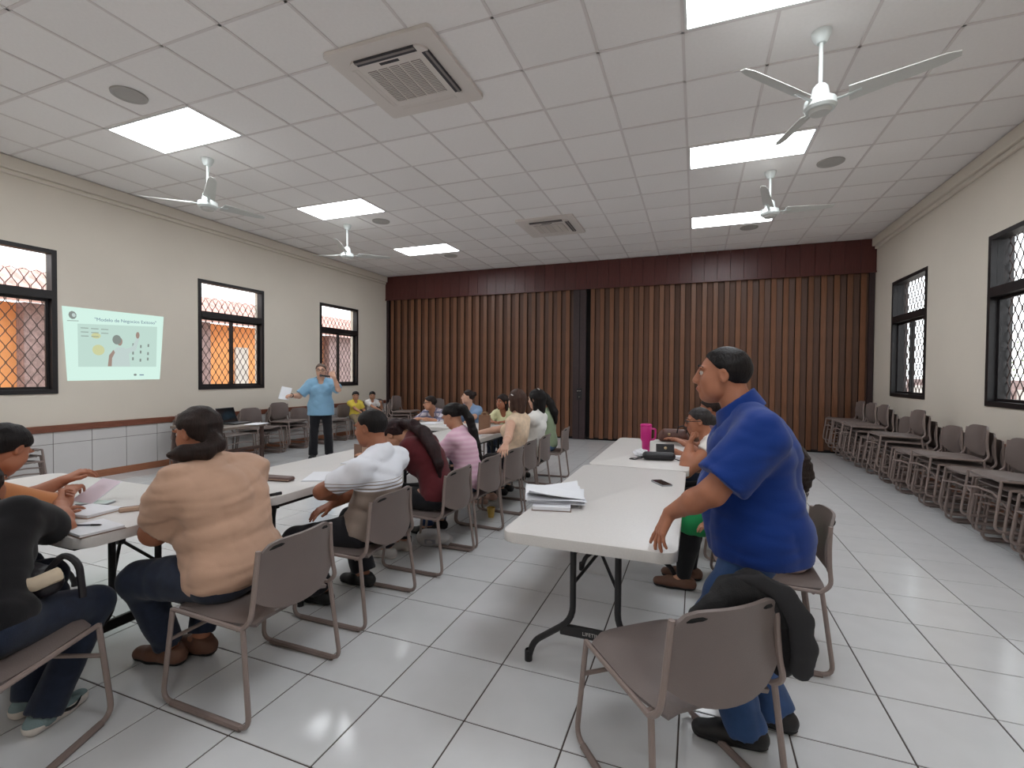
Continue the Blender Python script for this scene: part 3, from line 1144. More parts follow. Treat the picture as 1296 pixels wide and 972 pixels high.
class Field:
    def __init__(self, lo, hi, h):
        self.h = h
        self.lo = A3(lo)
        self.n = np.maximum(np.ceil((A3(hi) - self.lo) / h).astype(int) + 1, 4)
        self.V = np.full(self.n, .5, dtype=f32)
        self.ax = [(self.lo[i] + h * np.arange(self.n[i])).astype(f32) for i in range(3)]

    def _sl(self, lo, hi):
        s, g = [], []
        for i in range(3):
            a = int(max(0, math.floor((lo[i] - self.lo[i]) / self.h)))
            b = int(min(self.n[i], math.ceil((hi[i] - self.lo[i]) / self.h) + 1))
            if b <= a:
                return None, None
            s.append(slice(a, b))
            sh = [1, 1, 1]
            sh[i] = b - a
            g.append(self.ax[i][a:b].reshape(sh))
        return tuple(s), g

    def _put(self, s, d, k, op):
        v = self.V[s]
        if op == 'add':
            if k > 0:
                h = np.clip(.5 + .5 * (d - v) / k, 0, 1)
                self.V[s] = d * (1 - h) + v * h - k * h * (1 - h)
            else:
                self.V[s] = np.minimum(v, d)
        else:
            e = -d
            if k > 0:
                h = np.clip(.5 + .5 * (v - e) / k, 0, 1)
                self.V[s] = e * (1 - h) + v * h + k * h * (1 - h)
            else:
                self.V[s] = np.maximum(v, e)

    def cone(self, a, b, ra, rb, k=.02, cut=(), op='add', flat=None):
        """Tapered capsule a-b; flat = (axis, factor) squashes it along an axis."""
        a, b = A3(a), A3(b)
        m = max(ra, rb) * 1.05 + k + 2 * self.h
        s, g = self._sl(np.minimum(a, b) - m, np.maximum(a, b) + m)
        if s is None:
            return
        ba = b - a
        L2 = max(float(ba @ ba), 1e-9)
        P = [g[i] - f32(a[i]) for i in range(3)]
        t = np.clip((P[0] * f32(ba[0]) + P[1] * f32(ba[1]) + P[2] * f32(ba[2])) / f32(L2), 0, 1)
        Q = [P[i] - t * f32(ba[i]) for i in range(3)]
        d2 = Q[0] ** 2 + Q[1] ** 2 + Q[2] ** 2
        if flat is not None:
            ax = unit(A3(flat[0]))
            pr = Q[0] * f32(ax[0]) + Q[1] * f32(ax[1]) + Q[2] * f32(ax[2])
            d2 = d2 + pr ** 2 * f32(1 / flat[1] ** 2 - 1)
        d = np.sqrt(d2) - (f32(ra) + f32(rb - ra) * t)
        for p, n in cut:
            n = unit(A3(n))
            c = (g[0] - f32(p[0])) * f32(n[0]) + (g[1] - f32(p[1])) * f32(n[1]) + (g[2] - f32(p[2])) * f32(n[2])
            d = np.maximum(d, c)
        self._put(s, d.astype(f32), k, op)

    def ell(self, c, r, fr, k=.03, cut=(), op='add'):
        """Ellipsoid with radii r along the three axes fr."""
        c = A3(c)
        m = max(r) + k + 2 * self.h
        s, g = self._sl(c - m, c + m)
        if s is None:
            return
        P = [g[i] - f32(c[i]) for i in range(3)]
        k0 = 0
        k1 = 0
        for i in range(3):
            a = unit(A3(fr[i]))
            q = P[0] * f32(a[0]) + P[1] * f32(a[1]) + P[2] * f32(a[2])
            k0 = k0 + (q / f32(r[i])) ** 2
            k1 = k1 + (q / f32(r[i] ** 2)) ** 2
        k0 = np.sqrt(k0)
        k1 = np.sqrt(k1) + f32(1e-6)
        d = k0 * (k0 - 1) / k1
        for p, n in cut:
            n = unit(A3(n))
            cc = (g[0] - f32(p[0])) * f32(n[0]) + (g[1] - f32(p[1])) * f32(n[1]) + (g[2] - f32(p[2])) * f32(n[2])
            d = np.maximum(d, cc)
        self._put(s, d.astype(f32), k, op)

    def chain(self, pts, rs, k=.02, op='add', flat=None):
        for i in range(len(pts) - 1):
            self.cone(pts[i], pts[i + 1], rs[i], rs[i + 1], k, op=op, flat=flat)

    def plane(self, p, n, k=0.0):
        """Cut everything on the side the normal points to."""
        n = unit(A3(n))
        c = (self.ax[0] - f32(p[0])).reshape(-1, 1, 1) * f32(n[0]) + (self.ax[1] - f32(p[1])).reshape(1, -1, 1) * f32(n[1]) + (self.ax[2] - f32(p[2])).reshape(1, 1, -1) * f32(n[2])
        self.V = np.maximum(self.V, c.astype(f32))

    def folds(self, amp, wl, seed=0):
        """Cloth folds: smooth crinkled displacement, stronger across than along."""
        r = np.random.RandomState(seed)
        X = self.ax[0].reshape(-1, 1, 1)
        Y = self.ax[1].reshape(1, -1, 1)
        Z = self.ax[2].reshape(1, 1, -1)
        near = np.abs(self.V) < .05
        idx = np.nonzero(near)
        x, y, z = self.ax[0][idx[0]], self.ax[1][idx[1]], self.ax[2][idx[2]]
        tot = 0
        for q in range(3):
            k1 = r.normal(size=3) * np.array([.7, .7, 1.25])
            k1 = k1 / np.linalg.norm(k1) * 2 * PI / (wl * (1 + .5 * q))
            k2 = r.normal(size=3)
            k2 = k2 / np.linalg.norm(k2) * 2 * PI / (wl * 2.2)
            ph = r.uniform(0, 6, 2)
            a = k1[0] * x + k1[1] * y + k1[2] * z + ph[0] + 1.6 * np.sin(k2[0] * x + k2[1] * y + k2[2] * z + ph[1])
            tot = tot + (1 - 2 * np.abs(np.sin(a * .5)) ** 1.0) * (1 if q < 2 else .7)
        self.V[idx] += (amp * tot / 2).astype(f32)

    def mesh(self):
        V = self.V
        ins = V < 0
        nx, ny, nz = V.shape
        c = np.zeros((nx - 1, ny - 1, nz - 1), np.int8)
        offs = [(i, j, k) for i in (0, 1) for j in (0, 1) for k in (0, 1)]
        for o in offs:
            c += ins[o[0]:nx - 1 + o[0], o[1]:ny - 1 + o[1], o[2]:nz - 1 + o[2]]
        I = np.argwhere((c > 0) & (c < 8))
        if not len(I):
            return np.zeros((0, 3)), np.zeros((0, 4), int)
        acc = np.zeros((len(I), 3))
        cnt = np.zeros(len(I))
        vals = {o: V[I[:, 0] + o[0], I[:, 1] + o[1], I[:, 2] + o[2]].astype(np.float64) for o in offs}
        for o in offs:
            for a in range(3):
                if o[a] == 0:
                    q = list(o)
                    q[a] = 1
                    v0, v1 = vals[o], vals[tuple(q)]
                    x = (v0 < 0) != (v1 < 0)
                    t = np.where(x, v0 / np.where(np.abs(v0 - v1) < 1e-12, 1, v0 - v1), 0)
                    p = np.tile(np.array(o, float), (len(I), 1))
                    p[:, a] += t
                    acc += p * x[:, None]
                    cnt += x
        verts = self.lo + self.h * (I + acc / np.maximum(cnt, 1)[:, None])
        cid = np.full(c.shape, -1, np.int64)
        cid[I[:, 0], I[:, 1], I[:, 2]] = np.arange(len(I))
        quads = []
        for a in range(3):
            u, w = [(1, 2), (2, 0), (0, 1)][a]
            s0 = [slice(1, -1)] * 3
            s1 = [slice(1, -1)] * 3
            s0[a] = slice(0, -1)
            s1[a] = slice(1, None)
            A = ins[tuple(s0)]
            B = ins[tuple(s1)]
            for sgn in (0, 1):
                E = np.argwhere((A & ~B) if sgn == 0 else (~A & B))
                if not len(E):
                    continue
                E = E + np.array([0 if q == a else 1 for q in range(3)])
                cs = []
                for du, dw in ((0, 0), (-1, 0), (-1, -1), (0, -1)):
                    q = E.copy()
                    q[:, u] += du
                    q[:, w] += dw
                    cs.append(cid[q[:, 0], q[:, 1], q[:, 2]])
                q = np.stack(cs, 1)
                if sgn == 1:
                    q = q[:, ::-1]
                quads.append(q)
        Q = np.concatenate(quads)
        Q = Q[(Q >= 0).all(1)]
        return verts, Q


def mesh_obj(name, parts, m, origin, parent=None):
    """One mesh object from one or several (verts, quads)."""
    vs, qs, o = [], [], 0
    for v, q in parts:
        if len(v):
            vs.append(v - A3(origin))
            qs.append(q + o)
            o += len(v)
    me = bpy.data.meshes.new(name)
    if vs:
        v = np.concatenate(vs)
        q = np.concatenate(qs)
        me.vertices.add(len(v))
        me.vertices.foreach_set('co', v.astype(f32).ravel())
        me.loops.add(q.size)
        me.loops.foreach_set('vertex_index', q.astype(np.int32).ravel())
        me.polygons.add(len(q))
        me.polygons.foreach_set('loop_start', np.arange(0, q.size, 4, dtype=np.int32))
        me.polygons.foreach_set('loop_total', np.full(len(q), 4, dtype=np.int32))
        me.update(calc_edges=True)
        me.polygons.foreach_set('use_smooth', np.ones(len(q), dtype=bool))
    me.materials.append(m)
    return new_obj(name, me, parent)


def ik(a, t, l1, l2, pole):
    """Two-bone joint: returns elbow/knee and the reached end."""
    a, t = A3(a), A3(t)
    d = t - a
    L = np.linalg.norm(d)
    L = min(max(L, abs(l1 - l2) + .01), (l1 + l2) * .995)
    u = unit(d)
    x = (l1 * l1 - l2 * l2 + L * L) / (2 * L)
    hgt = math.sqrt(max(l1 * l1 - x * x, 0))
    p = A3(pole)
    p = unit(p - u * (p @ u))
    return a + u * x + p * hgt, a + u * L


def rodr(v, ax, deg):
    t = math.radians(deg)
    ax = unit(ax)
    return v * math.cos(t) + np.cross(ax, v) * math.sin(t) + ax * (ax @ v) * (1 - math.cos(t))


UP = np.array([0., 0., 1.])


def hand(F, W, D, N, right, curl, s, spread=4, tcurl=20):
    D = unit(D)
    N = unit(N - D * (N @ D))
    A = np.cross(D, N) * (1 if right else -1)
    kn = []
    for i in range(4):
        b = W + D * (.086 - .004 * abs(i - 1)) * s + A * (.030 - .0205 * i) * s
        kn.append(b)
        F.cone(W + A * (.013 - .009 * i) * s, b, .0165 * s, .0112 * s, k=.011)
    fl = [.070, .079, .073, .056]
    cu = curl if isinstance(curl, (list, tuple)) else [curl] * 4
    for i in range(4):
        d = rodr(D, np.cross(D, A), 0)
        d = unit(D + A * math.tan(math.radians(spread * (1.3 - i))))
        lat = np.cross(d, N)
        p = kn[i]
        r = .0092 * s * (1 if i < 3 else .88)
        for q, fr in enumerate((.46, .30, .24)):
            d = rodr(d, lat, cu[i] * (1.0, 1.15, .8)[q])
            e = p + d * fl[i] * fr * s
            F.cone(p, e, r, r * .9, k=.004)
            p = e
            r *= .9
    p = W + D * .022 * s + A * .022 * s
    d = unit(D * .72 + A * .66 + N * .30)
    F.cone(W + A * .012 * s, p + d * .022 * s, .016 * s, .0145 * s, k=.012)
    p = p + d * .022 * s
    lat = unit(np.cross(A, N) * -1)
    for q, L in enumerate((.034, .028)):
        d = unit(rodr(d, np.cross(d, D), tcurl * (.5 + .5 * q)))
        e = p + d * L * s
        F.cone(p, e, .0118 * s * (1 - .1 * q), .0098 * s * (1 - .1 * q), k=.005)
        p = e


m_eyew = mat('eye_white', (196, 186, 178), .35)
m_iris = mat('dark_brown_iris', (40, 26, 20), .25)
m_blackplastic = mat('black_plastic', (24, 23, 25), .35)


def ball(name, c, r, m, parent, origin, sc=(1, 1, 1), fr=None):
    bm = bmesh.new()
    bmesh.ops.create_uvsphere(bm, u_segments=10, v_segments=7, radius=r)
    for v in bm.verts:
        if fr is not None:
            p = fr[0] * v.co.x * sc[0] + fr[1] * v.co.y * sc[1] + fr[2] * v.co.z * sc[2]
        else:
            p = A3(v.co) * np.array(sc)
        v.co = Vector(p + c - A3(origin))
    return obj(name, bm, m, parent, True)


def person(c):
    """Build one figure from its pose description; returns the body object (top level)."""
    g0 = c.get
    s = c['s']
    x, y = c['pos']
    a = math.radians(c['face'])
    F_ = np.array([math.cos(a), math.sin(a), 0])
    R_ = np.array([math.sin(a), -math.cos(a), 0])
    sit = g0('sit', True)
    hz = c['hz']
    h = g0('res', .011)
    gh, gd = g0('wide', 1.0), g0('deep', 1.0)
    fem = g0('fem', True)
    lean, side = g0('lean', 8), g0('side', 0)
    tw = g0('twist', 0)
    origin = np.array([x, y, 0.])

    def sd(mult):
        L = math.radians(lean * mult)
        T = math.radians(side * mult)
        return unit(UP * math.cos(L) * math.cos(T) + F_ * math.sin(L) + R_ * math.sin(T))
    hun = g0('hunch', 1.3)
    pel = np.array([x, y, hz])
    d1, d2, d3 = sd(g0('low', .6)), sd(1.0), sd(hun)
    waist = pel + d1 * .15 * s
    chest = waist + d2 * .17 * s
    neck = chest + d3 * .17 * s
    t_ = math.radians(tw)
    Rs = unit(R_ * math.cos(t_) + F_ * math.sin(t_))         # positive twist turns the right shoulder forward
    Rs = unit(Rs - d3 * (Rs @ d3))
    Dc = np.cross(d3, Rs)
    Dc = Dc if Dc @ F_ > 0 or abs(tw) > 89 else -Dc
    Rm = unit(R_ + Rs)
    sw = (.165 if fem else .185) * g0('shw', 1.0) * s
    shr = neck - d3 * .068 * s + Rs * sw + A3(g0('shr_off', (0, 0, 0)))
    shl = neck - d3 * .068 * s - Rs * sw + A3(g0('shl_off', (0, 0, 0)))
    hl = g0('neck', lean * .7 + 8)
    nd = unit(UP * math.cos(math.radians(hl)) + F_ * math.sin(math.radians(hl)) + R_ * math.sin(math.radians(g0('neckside', 0))))
    hc = neck + nd * .165 * s + F_ * .012 * s
    yaw, pit, rol = math.radians(g0('yaw', 0)), math.radians(g0('pitch', 5)), g0('roll', 0)
    hf = F_ * math.cos(yaw) - R_ * math.sin(yaw)
    hr = F_ * math.sin(yaw) + R_ * math.cos(yaw)
    hf, hu = hf * math.cos(pit) - UP * math.sin(pit), hf * math.sin(pit) + UP * math.cos(pit)
    if rol:
        hr, hu = rodr(hr, hf, rol), rodr(hu, hf, rol)
    hs = s * g0('head', 1.0)

    def hp(f, r, u):
        return hc + (hf * f + hr * r + hu * u) * hs
    # limbs
    al_ = g0('armlen', 1.0)
    up_, fo_, th_, sh_ = .285 * s * al_, .245 * s * al_, .415 * s * g0('leglen', 1.0), .405 * s * g0('leglen', 1.0)
    if sit:
        hipr, hipl = pel + R_ * .085 * s * gh ** .5, pel - R_ * .085 * s * gh ** .5
    else:
        hipr, hipl = pel + R_ * .085 * s, pel - R_ * .085 * s

    def loc(v, dz=0):
        return np.array([x, y, 0]) + F_ * v[0] + R_ * v[1] + UP * (v[2] if len(v) > 2 else 0)
    feet = g0('feet', ((.40, -.10), (.40, .10)))
    ankles, knees, toes = [], [], []
    for e, (hip, ft) in enumerate(((hipl, feet[0]), (hipr, feet[1]))):
        q = loc(ft)
        q[2] = max(q[2], 0) + .075 * s
        kp = F_ + UP * .7 + R_ * (g0('knee_out', .12) * (-1 if e == 0 else 1))
        k_, an = ik(hip, q, th_, sh_, kp)
        knees.append(k_)
        ankles.append(an)
        ta = math.radians(g0('toes', (0, 0))[e])
        toes.append(F_ * math.cos(ta) - R_ * math.sin(ta))
    wr, el, hd = [], [], []
    for e, (sh, key) in enumerate(((shl, 'lw'), (shr, 'rw'))):
        t = A3(c[key])
        po = A3(g0('lpole' if e == 0 else 'rpole', tuple(-UP * 1.0 + (R_ * .5) * (-1 if e == 0 else 1) - F_ * .25)))
        k_, wv = ik(sh, t, up_, fo_, po)
        el.append(k_)
        wr.append(wv)
        hd.append(unit(A3(g0('ld' if e == 0 else 'rd', tuple(unit(wv - k_))))))
    ga, gl = g0('arm', 1.0), g0('leg', 1.0)
    m_skin = mat(c['skin'][0], c['skin'][1], .55, noise=.05, nscale=9, bump=.05, bscale=150)
    pts = np.array([pel, waist, chest, neck, shl, shr, hc] + knees + ankles + wr + el + [hp(0, 0, .16)])
    lo, hi = pts.min(0) - .24 * s, pts.max(0) + .24 * s
    lo[2] = max(lo[2], -.01)

    def torso(V, inf, k=.05):
        V.ell(pel + d1 * .02 * s, ((.160 * gh) * s + inf, .118 * gd * s + inf, .125 * s + inf), (R_, np.cross(d1, R_), d1), k)
        b = g0('belly', 0.0)
        V.ell(waist + F_ * b * .05 * s, ((.132 * gh + .01 * b) * s + inf, (.100 * gd + .035 * b) * s + inf, .15 * s + inf), (Rm, np.cross(d2, Rm), d2), k)
        V.ell(chest, (.150 * gh ** .8 * s + inf, .112 * gd ** .8 * s + inf, .17 * s + inf), (Rs, Dc, d3), k)
        V.cone(shl + Rs * .035 * s, shr - Rs * .035 * s, .056 * s * gd ** .35 + inf, .056 * s * gd ** .35 + inf, k)
        for sh in (shl, shr):
            V.cone(neck + d3 * .012 * s, sh + d3 * .004 * s, .050 * s + inf, .046 * s + inf, k * .7)
        if fem and not g0('child'):
            for e in (-1, 1):
                V.ell(chest + Dc * .085 * s * gd ** .6 + Rs * e * .072 * s - d3 * .01 * s, (.068 * s + inf, .062 * s + inf, .068 * s + inf), (Rs, Dc, d3), .04)

    def arm(V, e, inf, fore=True, cut=None, k=.035):
        sh = (shl, shr)[e]
        V.cone(sh, el[e], .054 * ga * s + inf, .043 * ga * s + inf * .8, k, cut=cut or ())
        if fore:
            V.cone(el[e], el[e] * .6 + wr[e] * .4, .043 * ga * s + inf, .040 * ga * s + inf, .02)
            V.cone(el[e] * .6 + wr[e] * .4, wr[e], .040 * ga * s + inf, .0265 * ga ** .5 * s + inf, .02)

    # --- the body itself
    B = Field(lo, hi, max(h, .011))
    torso(B, -.010)
    B.cone(neck - d3 * .02 * s, hc - nd * .04 * s, .062 * s * gd ** .3, .054 * s, .03)
    B.ell(hc + nd * .01, (.068 * hs, .088 * hs, .095 * hs), (hr, hf, hu), .03)
    for e in (0, 1):
        arm(B, e, 0)
        B.cone((hipl, hipr)[e], knees[e], .080 * gl * s - .004, .054 * gl ** .6 * s, .03)
        B.cone(knees[e], knees[e] * .6 + ankles[e] * .4, .053 * gl ** .6 * s, .053 * gl ** .6 * s, .02)
        B.cone(knees[e] * .6 + ankles[e] * .4, ankles[e], .053 * gl ** .6 * s, .036 * s, .02)
        B.cone(ankles[e], ankles[e] + toes[e] * .12 * s - UP * .045 * s, .034 * s, .024 * s, .02)
    parts = [B.mesh()]
    # head, finer
    hh = g0('hres', .0065)
    rr = .17 * hs
    Hd = Field(hc - rr - np.array([0, 0, .03]), hc + rr, hh)
    fr = (hr, hf, hu)
    Hd.ell(hp(-.012, 0, .030), (.076 * hs, .094 * hs, .086 * hs), fr, .02)
    Hd.ell(hp(.028, 0, -.030), (.060 * hs, .066 * hs, .080 * hs), fr, .03)
    Hd.ell(hp(.058, 0, -.086), (.030 * hs, .030 * hs, .024 * hs), fr, .03)
    for e in (-1, 1):
        Hd.ell(hp(.052, e * .042, -.022), (.024 * hs, .028 * hs, .028 * hs), fr, .025)
        Hd.ell(hp(.030, e * .046, -.062), (.020 * hs, .034 * hs, .026 * hs), fr, .03)
        Hd.ell(hp(.101, e * .033, .012), (.019 * hs, .015 * hs, .013 * hs), fr, .012, op='sub')
        Hd.ell(hp(.082, e * .034, .034), (.026 * hs, .012 * hs, .009 * hs), fr, .015)
        Hd.ell(hp(-.006, e * .076, .002), (.010 * hs, .018 * hs, .031 * hs), fr, .008)
        Hd.ell(hp(-.002, e * .083, .004), (.006 * hs, .009 * hs, .018 * hs), fr, .004, op='sub')
        Hd.ell(hp(.097, e * .013, -.024), (.010 * hs, .012 * hs, .009 * hs), fr, .008)
    Hd.cone(hp(.090, 0, .022), hp(.108, 0, -.018), .009 * hs, .013 * hs, .014)
    Hd.ell(hp(.092, 0, -.054), (.024 * hs, .011 * hs, .012 * hs), fr, .012)
    Hd.cone(hc - nd * .05 * s - hf * .015 * hs, neck - d3 * .01 * s, .052 * s, .061 * s * gd ** .3, .025)
    parts.append(Hd.mesh())
    # hands, finer
    hn = g0('handres', .0055)
    for e in (0, 1):
        W = wr[e]
        N = A3(g0('ln' if e == 0 else 'rn', (0, 0, -1)))
        rr = .21 * s
        Hn = Field(np.minimum(W - .05, W + hd[e] * rr) - .07 * s, np.maximum(W + .05, W + hd[e] * rr) + .07 * s, hn)
        Hn.cone(W - unit(wr[e] - el[e]) * .05 * s, W, .0285 * ga ** .5 * s, .0245 * ga ** .5 * s, .012, flat=None)
        hand(Hn, W, hd[e], N, e == 1, g0('lcurl' if e == 0 else 'rcurl', 14), s * g0('hand', 1.0), spread=g0('spread', 4))
        parts.append(Hn.mesh())
    body = mesh_obj('person', parts, m_skin, origin)
    body.location = origin
    tag(body, c['label'], 'person', g0('group'))

    # --- face details
    hm = mat(c['hair'][0], c['hair'][1], .52, noise=.35, nscale=14, bump=.4, bscale=42, stretch=(3.5, 3.5, .5), spec=.22)
    m_lip = mat('lip_' + c['skin'][0], tuple(v * f for v, f in zip(c['skin'][1], (.82, .62, .62))), .45)
    for e in (-1, 1):
        ey = ball('eye', hp(.0785, e * .032, .014), .0120 * hs, m_eyew, body, origin)
        ball('iris', hp(.0862, e * .032, .013), .0062 * hs, m_iris, ey, origin)
        bm = bmesh.new()
        P = [Vector(hp(.094 - abs(q - 1) * .004 - (.010 if q == 3 else 0), e * (.016 + .013 * q), .036 + (.004, .008, .007, .001)[q]) - origin) for q in range(4)]
        tube(bm, P, [.0035 * hs, .005 * hs, .0045 * hs, .0025 * hs], n=5)
        obj('eyebrow', bm, hm, body, True)
    ball('lips', hp(.098, 0, -.054), .0175 * hs, m_lip, body, origin, (1.15, .45, .48), fr)

    # --- clothes
    lo2 = lo - .04
    lo2[2] = max(lo2[2], -.006)
    sl = c['shirt']
    ms = sl['m']
    Sf = Field(lo2, hi + .04, h)
    inf = sl.get('inf', .010)
    torso(Sf, inf)
    cutn = sl.get('collar', .02)
    for e in (0, 1):
        f = sl.get('sleeve', .62)
        sh = (shl, shr)[e]
        w = sl.get('flare', .004)
        if f <= 0:
            continue
        if f <= 1:
            p = sh + (el[e] - sh) * f
            Sf.cone(sh, sh + (el[e] - sh) * (f + .12), .058 * ga * s + inf, .050 * ga * s + inf + w, .035, cut=((p, el[e] - sh),))
        else:
            Sf.cone(sh, el[e], .056 * ga * s + inf, .047 * ga * s + inf, .035)
            p = el[e] + (wr[e] - el[e]) * (f - 1)
            Sf.cone(el[e], wr[e], .047 * ga * s + inf, .034 * ga * s + inf, .02, cut=((p, wr[e] - el[e]),))
    if sl.get('skirt'):                                     # loose hem below the hips
        q = sl['skirt']
        Sf.cone(pel + d1 * .06 * s, pel - UP * q * s, .15 * s * gh + inf, (.155 * gh + .012) * s + inf, .05, flat=(F_, .74 * gd / gh))
    if sl.get('folds', .005):
        Sf.folds(sl.get('folds', .005), sl.get('wl', .11), sl.get('seed', 1))
    if sl.get('folds2'):
        Sf.folds(sl['folds2'], .055, 21)
    hem = sl.get('hem', -.05) - (.02 if sit else 0)
    Sf.plane(pel + d1 * hem * s, -d1 if sit else -UP)
    nr = sl.get('neckr', .060) * s * gd ** .3
    Sf.cone(neck - nd * .01 * s + Dc * .012 * s, neck + nd * .16 * s + Dc * .03 * s, nr, nr * 1.5, .004, op='sub')
    Sf.cone(neck + Dc * .085 * s - d3 * .03 * s, neck + Dc * .12 * s + nd * .10 * s, .045 * s, .07 * s, .02, op='sub')
    Sf.plane(neck + d3 * .075 * s, d3)
    if sl.get('vneck'):
        tip = neck + Dc * .12 * s - d3 * sl['vneck'] * s
        Sf.cone(tip, neck + d3 * .10 * s + Dc * .10 * s, .004, .075 * s, .006, op='sub')
        Sf.cone(neck + d3 * .02 * s, neck + d3 * .10 * s + Dc * .05 * s, .055 * s, .06 * s, .006, op='sub')
    shirt = mesh_obj(sl.get('name', 'shirt'), [Sf.mesh()], ms, origin, body)
    if sl.get('polo'):
        P = Field(neck - .16, neck + .16, .006)
        P.cone(neck - d3 * .03 * s, neck + nd * .085 * s, .112 * s, .079 * s, .0)
        P.cone(neck - d3 * .06 * s, neck + nd * .12 * s, .092 * s, .066 * s, .0, op='sub')
        P.plane(neck + nd * .062 * s, unit(nd + Dc * .25))
        P.plane(neck - d3 * .022 * s, unit(-d3 - Dc * .45))
        tag(mesh_obj('collar', [P.mesh()], ms, origin, body), 'folded polo collar')
    pt = c.get('pants')
    if pt:
        Pf = Field(lo2, hi + .02, h)
        pi = pt.get('inf', .008)
        Pf.ell(pel + d1 * .01 * s, ((.158 * gh) * s + pi * .6, .116 * gd * s + pi * .6, .12 * s), (R_, np.cross(d1, R_), d1), .03)
        for e in (0, 1):
            hip, kn, an = (hipl, hipr)[e], knees[e], ankles[e]
            Pf.cone(hip, kn, .090 * gl * s + pi, .060 * gl ** .6 * s + pi, .04)
            f = pt.get('length', .93)
            p = kn + (an - kn) * f
            wd = pt.get('ankle', .048)
            if f > 0:
                Pf.cone(kn, kn + (an - kn) * min(f + .15, 1.1), .060 * gl ** .6 * s + pi, wd * s + pi, .03, cut=((p, an - kn),))
        if pt.get('skirt'):
            Pf.cone(pel + F_ * .05, (knees[0] + knees[1]) / 2, .13 * s * gh, .12 * s, .05, flat=(R_, 1.5))
            Pf.plane((knees[0] + knees[1]) / 2 + F_ * .03, F_ - UP * .1)
        Pf.folds(pt.get('folds', .004), .12, 3)
        Pf.plane(pel + d1 * pt.get('waist', -.02 if sit else .06) * s - (F_ * .07 * s if sit else 0), unit(d1 - F_ * (.6 if sit else 0)))
        mesh_obj(pt.get('name', 'trousers'), [Pf.mesh()], pt['m'], origin, body)
        if pt.get('leggings'):
            Lf = Field(lo2, hi, h)
            for e in (0, 1):
                Lf.cone(knees[e], knees[e] * .6 + ankles[e] * .4, .056 * gl ** .6 * s + .008, .056 * gl ** .6 * s + .008, .02)
                Lf.cone(knees[e] * .6 + ankles[e] * .4, ankles[e], .056 * gl ** .6 * s + .008, .044 * s, .02, cut=((ankles[e], ankles[e] - knees[e]),))
            mesh_obj('leggings', [Lf.mesh()], pt['leggings'], origin, body)
    so = c.get('shoes')
    if so:
        for e in (0, 1):
            an, T = ankles[e], toes[e]
            z0 = an[2] - .075 * s
            lat = np.cross(UP, T)
            q0 = np.array([an[0], an[1], z0])
            b, t1, t2 = q0 - T * .045 * s + UP * .042 * s, q0 + T * .09 * s + UP * .036 * s, q0 + T * .165 * s + UP * .030 * s
            Fs = Field(q0 - .26 * s, q0 + .26 * s + UP * .1, .007 if h < .012 else .009)
            Fs.lo[2] = Fs.lo[2]
            Fs.cone(b, t1, .043 * s, .043 * s, .02)
            Fs.cone(t1, t2, .043 * s, .038 * s, .02, flat=(UP, .85))
            Fs.cone(q0 + UP * .05 * s - T * .01, q0 + UP * so.get('high', .095) * s - T * .012, .046 * s, .043 * s, .02)
            Fs.plane(q0 + UP * .016, -UP)
            Fs.plane(q0 + UP * so.get('high', .095) * s, UP - T * .25)
            sho = mesh_obj('shoe', [Fs.mesh()], so['m'], origin, body)
            Fs = Field(q0 - .26 * s, q0 + .26 * s, .007 if h < .012 else .009)
            th = so.get('sole', .02)
            Fs.cone(b, t1, .046 * s, .047 * s, .02)
            Fs.cone(t1, t2, .047 * s, .038 * s, .02)
            Fs.plane(q0 + UP * .002, -UP)
            Fs.plane(q0 + UP * (.002 + th), UP)
            mesh_obj('sole', [Fs.mesh()], so['ms'], origin, sho)

    # --- hair
    st = c['hairdo']
    rr = .19 * hs
    pts = [A3(p) for p in (st['tail'](hp, lambda f, r, u: hc + (F_ * f + R_ * r + UP * u) * s) if 'tail' in st else [])]
    allp = np.array([hc - rr, hc + rr] + pts)
    Hf = Field(allp.min(0) - .05, allp.max(0) + .05, g0('hairres', .008))
    vol = st.get('vol', .010)
    fh = st.get('hairline', .074)
    Hf.ell(hp(-.014, 0, .032), ((.076 + vol) * hs, (.094 + vol) * hs, (.085 + vol) * hs), fr, .015)
    if st.get('nape', .0):
        Hf.ell(hp(-.045, 0, -.035 - st['nape']), (.064 * hs, .050 * hs, .06 * hs), fr, .03)
    if st.get('frame', 0):                                   # hair falling beside the face
        L = st['frame']
        for e in (-1, 1):
            Hf.cone(hp(-.01, e * .074, .03), hp(-.015, e * .080, -L), .030 * hs, .024 * hs, .03)
        Hf.cone(hp(-.075, 0, .0), hp(-.07, 0, -L), .062 * hs, .055 * hs, .04, flat=(hf, .6))
    # clear the face: keep what lies behind the line from the forehead to the ears
    p0 = hp(fh, 0, .078)
    p1 = hp(st.get('ear', -.012), 0, -.005)
    v = p1 - p0
    n = unit(np.cross(v, hr))
    n = n if n @ hf > 0 else -n
    if not st.get('frame'):
        Hf.plane(p0, n)
        q0 = hp(st.get('ear', -.012), 0, -.01)
        nn = unit(-hu * 1.0 + hf * .55)
        Hf.plane(q0 if not st.get('nape') else q0 - hu * (st['nape'] + .06) * hs, nn)
    else:
        Hf.ell(hp(.085, 0, -.022), (.066 * hs, .085 * hs, .088 * hs), fr, .02, op='sub')
    for e in (-1, 1):
        if not st.get('cover_ears'):
            Hf.ell(hp(.004, e * .085, -.004), (.022 * hs, .024 * hs, .036 * hs), fr, .01, op='sub')
    if st.get('bun'):
        q = st['bun']
        Hf.ell(hp(*q[:3]), (q[3] * hs, q[3] * .8 * hs, q[3] * hs), fr, .012)
    if pts:
        Hf.chain([A3(p) for p in pts], [r for r in st['rad']], .02, flat=st.get('flat'))
    if st.get('folds', .0025):
        Hf.folds(st.get('folds', .0025), .035, 5)
    mesh_obj('hair', [Hf.mesh()], hm, origin, body)
